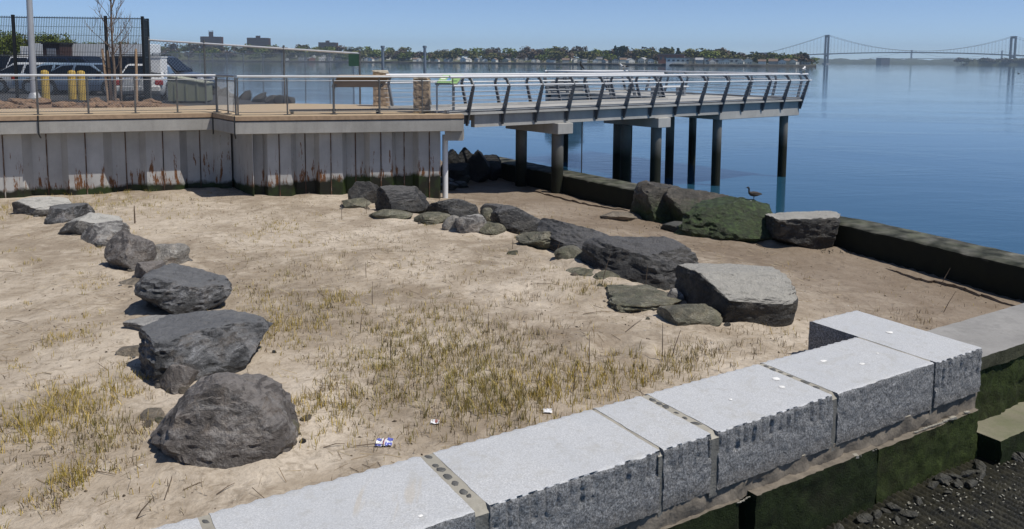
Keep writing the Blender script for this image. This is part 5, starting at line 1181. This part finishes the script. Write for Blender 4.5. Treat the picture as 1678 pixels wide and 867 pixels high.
BW, BG, BK, BBR, BOR = plain('bird_white', (.75, .75, .74), .8), plain('bird_grey', (.22, .23, .25), .8), plain('bird_black', (.015, .015, .016), .7), plain('bird_brown', (.05, .04, .033), .85), plain('bird_yellow', (.5, .33, .05), .6)
def ray_hit(px, py, ob):
    dg = bpy.context.evaluated_depsgraph_get(); return None
bw_ = [GOOSE_ROCK.location + v.co for v in GOOSE_ROCK.data.vertices]; tx = (1256 - 839) / FPX
cand = [p for p in bw_ if abs(p.x / p.y - tx) < .012]; gs = max(cand, key=lambda p: p.z) - Vector((0, 0, .012))
goose = bird('goose', 'dark goose standing on top of the large green boulder', 'bird', gs, math.pi, .5, (BBR, BBR, BK, BK, BK), 'goose')
def rail_at(t, o, z): x, y = pp2(t, o); return Vector((x, y, z))
bird('gull', 'white gull perched at the seaward end of the near handrail', 'bird', rail_at(PL - .05, .12 - .17, 4.077), R(60), .72, (BW, BG, BOR, BOR, BW), 'gull', 'gulls on the pier railings')
bird('gull', 'white gull with dark wings perched on the back platform railing', 'bird', rail_at(PL - .1, HD + .17, 4.077), R(170), .8, (BW, BK, BOR, BOR, BW), 'gull', 'gulls on the pier railings')
bird('cormorant', 'black cormorant perched on the back platform railing', 'bird', rail_at(PL - HL + 2.2, HD + .17, 4.077), R(200), .62, (BK, BK, BG, BK, BK), 'corm')
for px_, py_ in ((720, 112.5), (802, 114.5), (1669, 121)):
    p = gz(px_, py_, WATER_Z); s_ = 2.0
    t = empty('diving_bird', p, 'tiny dark diving bird floating far out on the water', 'bird', 'floating birds far out', R(160))
    MB().tube([(-.3 * s_, 0, .03 * s_), (-.1 * s_, 0, .08 * s_), (.1 * s_, 0, .08 * s_), (.2 * s_, 0, .12 * s_), (.2 * s_, 0, .3 * s_), (.3 * s_, 0, .33 * s_)], [.02 * s_, .1 * s_, .1 * s_, .05 * s_, .035 * s_, .02 * s_], 7).build('body', BK, t)

# ------------------------------------------------------------------ far shore
SHORE = [(-400, 1500), (150, 1700), (250, 1750), (420, 1680), (600, 1550), (839, 1330), (1120, 1060), (1250, 1030), (1338, 1060)]     # photo bearing, metres
def shore_pt(px, extra=0):
    px = min(px, 1338)
    for (a, da), (b, db_) in zip(SHORE[:-1], SHORE[1:]):
        if a <= px <= b: d = da + (db_ - da) * (px - a) / (b - a); break
    r_ = ray(px, HY); return Vector((r_.x, r_.y)).normalized() * (d + extra)
def hillz(px, ex):
    top = {0: 16, 1: 9, 2: 6}[0 if px < 560 else 1 if px < 1000 else 2]; w1 = sstep(500, 640, px); w2 = sstep(950, 1080, px); top = 17 * (1 - w1) + 9 * (w1 - w2) + 5 * w2
    return 2.2 + top * sstep(10, 260, ex) * (1 - sstep(1250, 1340, px) * .7)
LAND = plain('far_land', (.09, .10, .045), .95, 0, .3, .02, 0, 'World'); EDGE = plain('shore_rock', (.05, .048, .042), .95, 0, .4, .2, 0, 'World')
vs_, fs = [], []; cols_ = [0, 4, 10, 60, 120, 190, 260, 500]
pxl = list(range(-400, 1341, 20))
for px in pxl:
    for ex in cols_: p = shore_pt(px, ex); vs_.append((p.x, p.y, WATER_Z - .4 if ex == 0 else 2.0 if ex == 4 else hillz(px, ex)))
nc = len(cols_)
for i in range(len(pxl) - 1):
    for k in range(nc - 1): fs.append((i * nc + k, i * nc + k + 1, (i + 1) * nc + k + 1, (i + 1) * nc + k))
MB().add(vs_, fs).build('far_shore', LAND)['kind'] = 'structure'
vs2, fs2 = [], []
for px in range(-400, 1341, 4):
    for ex, z in ((-1.5, WATER_Z - .5), (0, 1.3 + random.random() * .8), (4.5, 2.6 + random.random() * .4), (6, 2.2)): p = shore_pt(px, ex + random.uniform(-.6, .6)); vs2.append((p.x, p.y, z))
for i in range(len(range(-400, 1341, 4)) - 1):
    for k in range(3): fs2.append((i * 4 + k, i * 4 + k + 1, i * 4 + k + 5, i * 4 + k + 4))
MB().add(vs2, fs2).build('shore_riprap', EDGE)['kind'] = 'structure'
# trees: a few crown meshes, shared
LEAF = [m_leaf('leaf_spring', (.07, .10, .02), (.20, .23, .05)), m_leaf('leaf_olive', (.085, .09, .03), (.19, .18, .07)), m_leaf('leaf_bud', (.075, .055, .038), (.16, .12, .085)), m_leaf('leaf_dark', (.012, .028, .014), (.04, .06, .028))]
def crown_mesh(name, seed, n_, shape, leaf):
    rr = random.Random(seed); V, F_ = [], []; cl = []
    for k in range(9 if shape != 'cone' else 1):
        a = rr.random() * 6.28; r_ = rr.uniform(.1, .42); cl.append((Vector((math.cos(a) * r_, math.sin(a) * r_, rr.uniform(.38, .88))), rr.uniform(.16, .30)))
    for i in range(n_):
        if shape == 'cone':
            z = rr.random() ** 1.4; r_ = (1 - z) * .28 * math.sqrt(rr.random()); a = rr.random() * 6.28; c = Vector((math.cos(a) * r_, math.sin(a) * r_, .1 + z * .9))
        else:
            q, rad = rr.choice(cl); u = Vector((rr.gauss(0, 1), rr.gauss(0, 1), rr.gauss(0, .8))).normalized(); c = q + u * rad * rr.uniform(.55, 1.05)
        u = Vector((rr.gauss(0, 1), rr.gauss(0, 1), rr.gauss(0, 1))).normalized(); v = u.orthogonal().normalized(); w = u.cross(v); s_ = leaf * rr.uniform(.6, 1.4); m_ = len(V)
        V += [c + v * s_, c + w * s_ * .8, c - v * s_, c - w * s_ * .7]; F_.append((m_, m_ + 1, m_ + 2, m_ + 3))
    me = bpy.data.meshes.new(name); me.from_pydata([tuple(p) for p in V], [], F_); return me
TR = MB(); TR.tube([(0, 0, -.1), (0, 0, .3), (.02, 0, .62)], [.022, .016, .006], 6, False)
for a in range(5): TR.tube([(0, 0, .28 + .05 * a), (.12 * math.cos(a * 1.3), .12 * math.sin(a * 1.3), .5 + .05 * a), (.24 * math.cos(a * 1.3), .24 * math.sin(a * 1.3), .66 + .05 * a)], [.01, .006, .002], 4, False)
def trunk_mesh():
    me = bpy.data.meshes.new('trunk'); me.from_pydata(TR.v, [], TR.f); me.materials.append(BARK); return me
TM = trunk_mesh(); FARC = {}
for k in range(4):
    for q in range(3):
        me = crown_mesh('crown', 50 + k * 9 + q, 330, 'cone' if k == 3 and q == 0 else 'round', .075); me.materials.append(LEAF[k]); FARC[k, q] = me
NEARC = {}
for k in (0, 1):
    me = crown_mesh('crown', 90 + k, 2600, 'round', .022); me.materials.append(LEAF[k]); NEARC[k] = me
def tree(loc, h, wd, cm, label, group, rz):
    t = empty('leafy_tree', loc, label, 'tree', group, rz); t.scale = (wd, wd, h)
    link_mesh('crown', cm, None, t); link_mesh('trunk', TM, None, t); return t
TLAB = ['spring-green leafy tree on the far shore', 'olive-green leafy tree on the far shore', 'brown budding tree on the far shore', 'dark evergreen tree on the far shore']
rr = random.Random(33)
for i in range(290):
    px = 30 + 1305 * ((i + rr.random()) / 290); row = rr.random(); ex = 25 + 240 * row
    if px > 1240: ex = 12 + 60 * row
    p = shore_pt(px, ex); k = rr.choices([0, 1, 2, 3], [4, 4, 3, .5] if px < 700 else [2.2, 3, 4, .8])[0]
    h = rr.uniform(10, 19) * (1.15 if px < 1180 else .8); wd = h * rr.uniform(1.1, 1.8)
    if k == 3: h *= 1.1
    tree((p.x, p.y, hillz(px, ex) - .5), h, wd, FARC[k, rr.randint(0, 2)], TLAB[k], 'trees on the far shore', rr.random() * 6)
# houses
HW = [plain('house_white', (.72, .71, .68), .8), plain('house_grey', (.42, .43, .44), .8), plain('house_brick', (.26, .12, .085), .9), plain('house_cream', (.55, .48, .36), .8)]
HR = [plain('roof_grey', (.16, .16, .165), .9), plain('roof_brown', (.17, .12, .09), .9), plain('roof_pale', (.36, .36, .36), .9)]
HLAB = ['white gabled house among trees on the far shore', 'grey gabled house among trees on the far shore', 'brick-red gabled house among trees on the far shore', 'cream gabled house among trees on the far shore']
def gable(w, d, h, rh):
    a = MB().extrude([(-w / 2, -d / 2, -2), (w / 2, -d / 2, -2), (w / 2, -d / 2, h), (0, -d / 2, h + rh), (-w / 2, -d / 2, h)], (0, d, 0)); e = .4
    b = MB(); b.add([(-w / 2 - e, -d / 2 - e, h - .3), (0, -d / 2 - e, h + rh + .1), (w / 2 + e, -d / 2 - e, h - .3), (-w / 2 - e, d / 2 + e, h - .3), (0, d / 2 + e, h + rh + .1), (w / 2 + e, d / 2 + e, h - .3), (-w / 2 - e, -d / 2 - e, h - .05), (0, -d / 2 - e, h + rh + .4), (w / 2 + e, -d / 2 - e, h - .05), (-w / 2 - e, d / 2 + e, h - .05), (0, d / 2 + e, h + rh + .4), (w / 2 + e, d / 2 + e, h - .05)],
                    [(0, 1, 4, 3), (1, 2, 5, 4), (6, 9, 10, 7), (7, 10, 11, 8), (0, 6, 7, 1), (1, 7, 8, 2), (3, 4, 10, 9), (4, 5, 11, 10), (0, 3, 9, 6), (2, 8, 11, 5)]); return a, b
HWIN = plain('house_window', (.06, .065, .075), .3)
protos = {}
for k in range(4):
    for q in range(3):
        w, d, h, rh = rr.uniform(8, 12), rr.uniform(9, 13), rr.uniform(4.5, 7), rr.uniform(2, 3.2); a, b = gable(w, d, h, rh); t = empty('house', (0, 0, 0), HLAB[k], 'house', 'houses on the far shore')
        a.build('wall', HW[k], t); b.build('roof', HR[(k + q) % 3], t)
        for x in (-w * .28, w * .05, w * .3):
            for z in (1.2, 4.0):
                if z + 1.4 < h: MB().box(x - .55, x + .55, -d / 2 - .08, -d / 2 + .02, z, z + 1.4).build('window', HWIN, t)
        protos[k, q] = t
used = set()
for i in range(100):
    px = 470 + 850 * ((i + rr.random()) / 100); row = rr.choice([0, 0, 1, 2]); ex = 14 + 45 * row + rr.random() * 20; p = shore_pt(px, ex)
    k = rr.choices([0, 1, 2, 3], [7, 2.4, .25, 1.2])[0]; q = rr.randint(0, 2); pr = protos[k, q]
    o = pr if (k, q) not in used else copy_tree(pr); used.add((k, q))
    o.location = (p.x, p.y, hillz(px, ex)); o.rotation_euler = (0, 0, -math.atan2(p.x, p.y) + rr.choice([0, 0, 1.57, .4, -.4])); s_ = rr.uniform(.75, 1.05); o.scale = (s_, s_, s_)
for key, pr in protos.items():
    if key not in used:
        for ch in list(pr.children): bpy.data.objects.remove(ch)
        bpy.data.objects.remove(pr)
# long low blocks right of the houses
for px, w, h, m_, lab in ((1015, 70, 9, HW[1], 'long low grey hall roof behind the shoreline houses'), (1130, 60, 7, HW[0], 'long white shed row on the far shore below the approach span'), (1185, 46, 6.5, HW[0], 'white low block beside the bridge approach'), (1100, 34, 12, HW[2], 'dark brick block beside the shoreline houses')):
    p = shore_pt(px, 120 if px == 1015 else 30); t = empty('long_building', (p.x, p.y, hillz(px, 60)), lab, 'building', None, -math.atan2(p.x, p.y)); sc_ = w / 2
    MB().box(-sc_, sc_, -6, 6, -3, h).build('wall', m_, t); MB().box(-sc_ - .5, sc_ + .5, -6.5, 6.5, h + .003, h + .7).build('roof', HR[0], t)
    for k in range(int(w / 6)): MB().box(-sc_ + 2 + k * 6, -sc_ + 5 + k * 6, -6.15, -5.95, h * .45, h * .75).build('window', HWIN, t)
# brick tower blocks
BRICK = plain('tower_brick', (.105, .055, .052), .9, 0, .15, .1); BRICK2 = plain('tower_dark', (.06, .05, .055), .9, 0, .15, .1)
for px0, px1, top, pent, lab in ((327, 364, 60, 52, 'tallest brown brick apartment slab with narrow roof house'), (403, 442, 62, 58.5, 'wide brown brick apartment slab with low roof house'), (520, 553, 69.5, 66.5, 'smaller brown brick apartment slab beyond the fence end post')):
    d = 1900; A, B_ = gy(px0, top, d), gy(px1, top, d); w = B_.x - A.x; base = hillz(px0, 260) - 3; c = Vector(((A.x + B_.x) / 2, d, base)); H = A.z - base
    t = empty('apartment_block', c, lab, 'building', 'brick apartment blocks on the far shore', -math.atan2(c.x, c.y)); sw_ = w * .88
    MB().box(-sw_ / 2, sw_ / 2, -9, 9, -5, H).build('wall', BRICK2, t); ph = gy(px0, pent, d).z - base
    MB().box(-sw_ * .1, sw_ * .12, -4, 4, H + .01, ph).build('roof_house', BRICK2, t); MB().box(sw_ / 2 + .02, sw_ / 2 + 4, -8.5, 8.5, -5, H - .5).build('end_bay', BRICK, t)
    if pent == 52:
        for x in (-.08, .02, .1): MB().box(sw_ * x - .6, sw_ * x + .6, -1, 1, ph + .01, ph + 3.2).build('chimney', BRICK2, t)
    for fl in range(int(H / 3.4)):
        MB().box(-sw_ / 2 + 2, sw_ / 2 - 2, -9.15, -8.95, fl * 3.4 + 1.2, fl * 3.4 + 2.5).build('window_band', HWIN, t)
# nearer trees past the parking lot
for px, Y, h in ((-30, 150, 7), (8, 160, 7), (45, 170, 6.4), (70, 165, 7), (110, 190, 6.4), (150, 190, 5.6), (205, 200, 5.6), (232, 210, 5)):
    p = gy(px, 100, Y); tree((p.x, p.y, 2.8), h, h * 1.25, NEARC[px % 2], 'leafy green tree standing beyond the parking lot and white trailer', 'trees beyond the parking lot', px)
MB().prism([(-175, 125), (-64, 125), (-125, 240), (-175, 300)], -1, 2.855).build('lot_far_ground', LAND)['kind'] = 'structure'

# ------------------------------------------------------------------ suspension bridge
BRM = plain('bridge_steel', (.075, .095, .125), .7, 0, .08, .02)
T1, T2 = gy(1356, 100, 3130), gy(1662, 100, 3130); BO_ = Vector(((T1.x + T2.x) / 2, 3130, 0)); br = empty('suspension_bridge', BO_, 'blue-grey suspension bridge with two portal towers across the water', 'bridge')
bw, tz = 27, 113
deckz = lambda x: 42 + 8 * max(0, 1 - ((x - BO_.x) / 360) ** 2) if abs(x - BO_.x) < 360 else 42 - 26 * min(1, max(0, (abs(x - BO_.x) - 360) / 620))
for T in (T1, T2):
    tw = MB()
    for s_ in (0, 1):
        y = 3130 + s_ * bw; tw.bar((T.x, y, -2), (T.x, y, tz), 6.4, 6)
    tt = tw.build('tower', BRM, br, BO_); MB().box(T.x - 3, T.x + 3, 3133, 3130 + bw - 3, tz - 9, tz).build('portal_beam', BRM, tt, BO_); MB().box(T.x - 2.5, T.x + 2.5, 3133, 3130 + bw - 3, 30, 37).build('portal_beam', BRM, tt, BO_)
    MB().box(T.x - 8, T.x + 8, 3122, 3138 + bw, -3, 5).build('pier_base', PIERC, tt, BO_); MB().box(T.x - 13, T.x + 13, 3128, 3132 + bw, 38, 42).build('deck_bracket', BRM, tt, BO_)
xs = np.linspace(T1.x - 980, T2.x + 700, 160); V, F_ = [], []
for x in xs:
    z = deckz(x); V += [(x, 3130, z), (x, 3130 + bw, z), (x, 3130 + bw, z - 4), (x, 3130, z - 4)]
for i in range(len(xs) - 1):
    for k in range(4): a, b = i * 4 + k, i * 4 + (k + 1) % 4; F_.append((a, b, b + 4, a + 4))
MB().add(V, F_).build('roadway', BRM, br, BO_)
hang = MB()
for y in (3130, 3130 + bw):
    pts = []
    for x in np.linspace(T1.x - 228, T2.x + 228, 90):
        if x < T1.x: u = (T1.x - x) / 228; z = tz + (43 - tz) * u - 10 * u * (1 - u) * 1.2
        elif x > T2.x: u = (x - T2.x) / 228; z = tz + (43 - tz) * u - 10 * u * (1 - u) * 1.2
        else: u = (x - BO_.x) / ((T2.x - T1.x) / 2); z = 54 + (tz - 54) * u * u
        pts.append((x, y, z))
    MB().tube(pts, .55, 5).build('main_cable', BRM, br, BO_)
    for i, p in enumerate(pts):
        if p[2] > deckz(p[0]) + 2: hang.bar(p, (p[0], y, deckz(p[0])), .26)
hang.build('hangers', BRM, br, BO_)['kind'] = 'stuff'
for x in np.arange(T1.x - 300, T1.x - 960, -75):
    MB().box(x - 2, x + 2, 3133, 3130 + bw - 3, -2, deckz(x) - 4.02).build('approach_pier', BRM, br, BO_)
for x in (T2.x + 300, T2.x + 400): MB().box(x - 2, x + 2, 3133, 3130 + bw - 3, -2, deckz(x) - 4.02).build('approach_pier', BRM, br, BO_)
MB().box(T1.x - 262, T1.x - 226, 3126, 3134 + bw, -2, 44).build('anchorage', BRM, br, BO_)
# second, farther bridge
U1, U2 = gy(1493, 100, 6600), gy(1641, 100, 6600); UO = Vector(((U1.x + U2.x) / 2, 6600, 0)); b2 = empty('far_bridge', UO, 'faint farther bridge with slim towers seen beneath the suspension bridge roadway', 'bridge')
for U in (U1, U2): MB().box(U.x - 5, U.x + 5, 6595, 6605, -2, 116).build('tower', BRM, b2, UO)
dz2 = lambda x: 42 + 10 * max(0, 1 - ((x - UO.x) / 700) ** 2); xs = np.linspace(U1.x - 420, U2.x + 300, 40); V, F_ = [], []
for x in xs: z = dz2(x); V += [(x, 6600, z), (x, 6612, z), (x, 6612, z - 5), (x, 6600, z - 5)]
for i in range(len(xs) - 1):
    for k in range(4): a, b = i * 4 + k, i * 4 + (k + 1) % 4; F_.append((a, b, b + 4, a + 4))
MB().add(V, F_).build('roadway', BRM, b2, UO)
MB().tube([(x, 6600, 56 + (114 - 56) * ((x - UO.x) / ((U2.x - U1.x) / 2)) ** 2) for x in np.linspace(U1.x, U2.x, 30)], .8, 5).build('main_cable', BRM, b2, UO)
for s_, U in ((-1, U1), (1, U2)): MB().tube([(U.x, 6600, 114), (U.x + s_ * 170, 6600, 76), (U.x + s_ * 340, 6600, 46)], .8, 5).build('main_cable', BRM, b2, UO)
for x in (U1.x - 200, U1.x - 330): MB().box(x - 3, x + 3, 6601, 6611, -2, dz2(x) - 5).build('pier', BRM, b2, UO)
# far land behind the bridges and the wooded point by the right tower
def landmass(name, px0, px1, d, depth, hfun, mat, step=2, label=None):
    V, F_ = [], []; n_ = 0
    for px in np.arange(px0, px1 + .1, step):
        r_ = ray(px, HY); u = Vector((r_.x, r_.y)).normalized()
        for ex, f in ((0, -.1), (depth * .04, .45), (depth * .15, .85), (depth * .4, 1.), (depth, .2)):
            p = u * (d + ex); V.append((p.x, p.y, WATER_Z - .3 + hfun(px) * max(0, f) * (1 + .35 * noise.noise((p.x * .02, p.y * .02, ex * .01))) - (.5 if f < 0 else 0)))
        n_ += 1
    for i in range(n_ - 1):
        for k in range(4): F_.append((i * 5 + k, i * 5 + k + 1, i * 5 + k + 6, i * 5 + k + 5))
    o = MB().add(V, F_).build(name, mat); tag(o, kind='structure')
WOOD = plain('far_wood', (.055, .065, .035), .95, 0, .35, .03, 0, 'World')
landmass('far_hills', 1300, 2000, 5600, 900, lambda p: 36 + 8 * noise.noise((p * .02, 0, 0)) + 6 * noise.noise((p * .11, 3, 0)), WOOD)
landmass('wooded_point', 1566, 2000, 3350, 260, lambda p: 22 * sstep(1566, 1600, p) + 5 * noise.noise((p * .09, 1, 0)) + 5 * noise.noise((p * .4, 1, 0)), WOOD, 1)
p = gy(1447, 100, 4300); t = empty('warehouse', (p.x, p.y, WATER_Z), 'dark square warehouse far off under the suspension bridge', 'building', None, .2)
MB().box(-26, 26, -20, 20, -1, 33).build('wall', BRICK2, t); MB().box(-27, 27, -21, 21, 33.01, 35).build('roof', HR[0], t)
t.location.z = 0
rr = random.Random(77)
for i in range(46):
    px = rr.uniform(1568, 1690); r_ = ray(px, HY); u = Vector((r_.x, r_.y)).normalized() * (3355 + rr.random() * 60); k = rr.choice([1, 2, 2]); h = rr.uniform(12, 20)
    tree((u.x, u.y, 8), h, h * 1.5, FARC[k, rr.randint(0, 2)], ['', 'olive-green tree on the wooded point by the bridge tower', 'brown budding tree on the wooded point by the bridge tower'][k], 'trees on the wooded point', rr.random() * 6)

# ------------------------------------------------------------------ air
hz = MB().box(-6000, 6000, -60, 8200, -3.5, 190); ho = hz.build('haze', None); ho['kind'] = 'stuff'
hm = bpy.data.materials.new('haze_air'); hm.use_nodes = True; t_ = hm.node_tree; t_.nodes.clear()
out = t_.nodes.new('ShaderNodeOutputMaterial'); pv = t_.nodes.new('ShaderNodeVolumePrincipled'); pv.inputs['Color'].default_value = (.62, .80, 1, 1); pv.inputs['Density'].default_value = 1.05e-4; pv.inputs['Anisotropy'].default_value = .2
t_.links.new(pv.outputs[0], out.inputs['Volume']); ho.data.materials.append(hm)
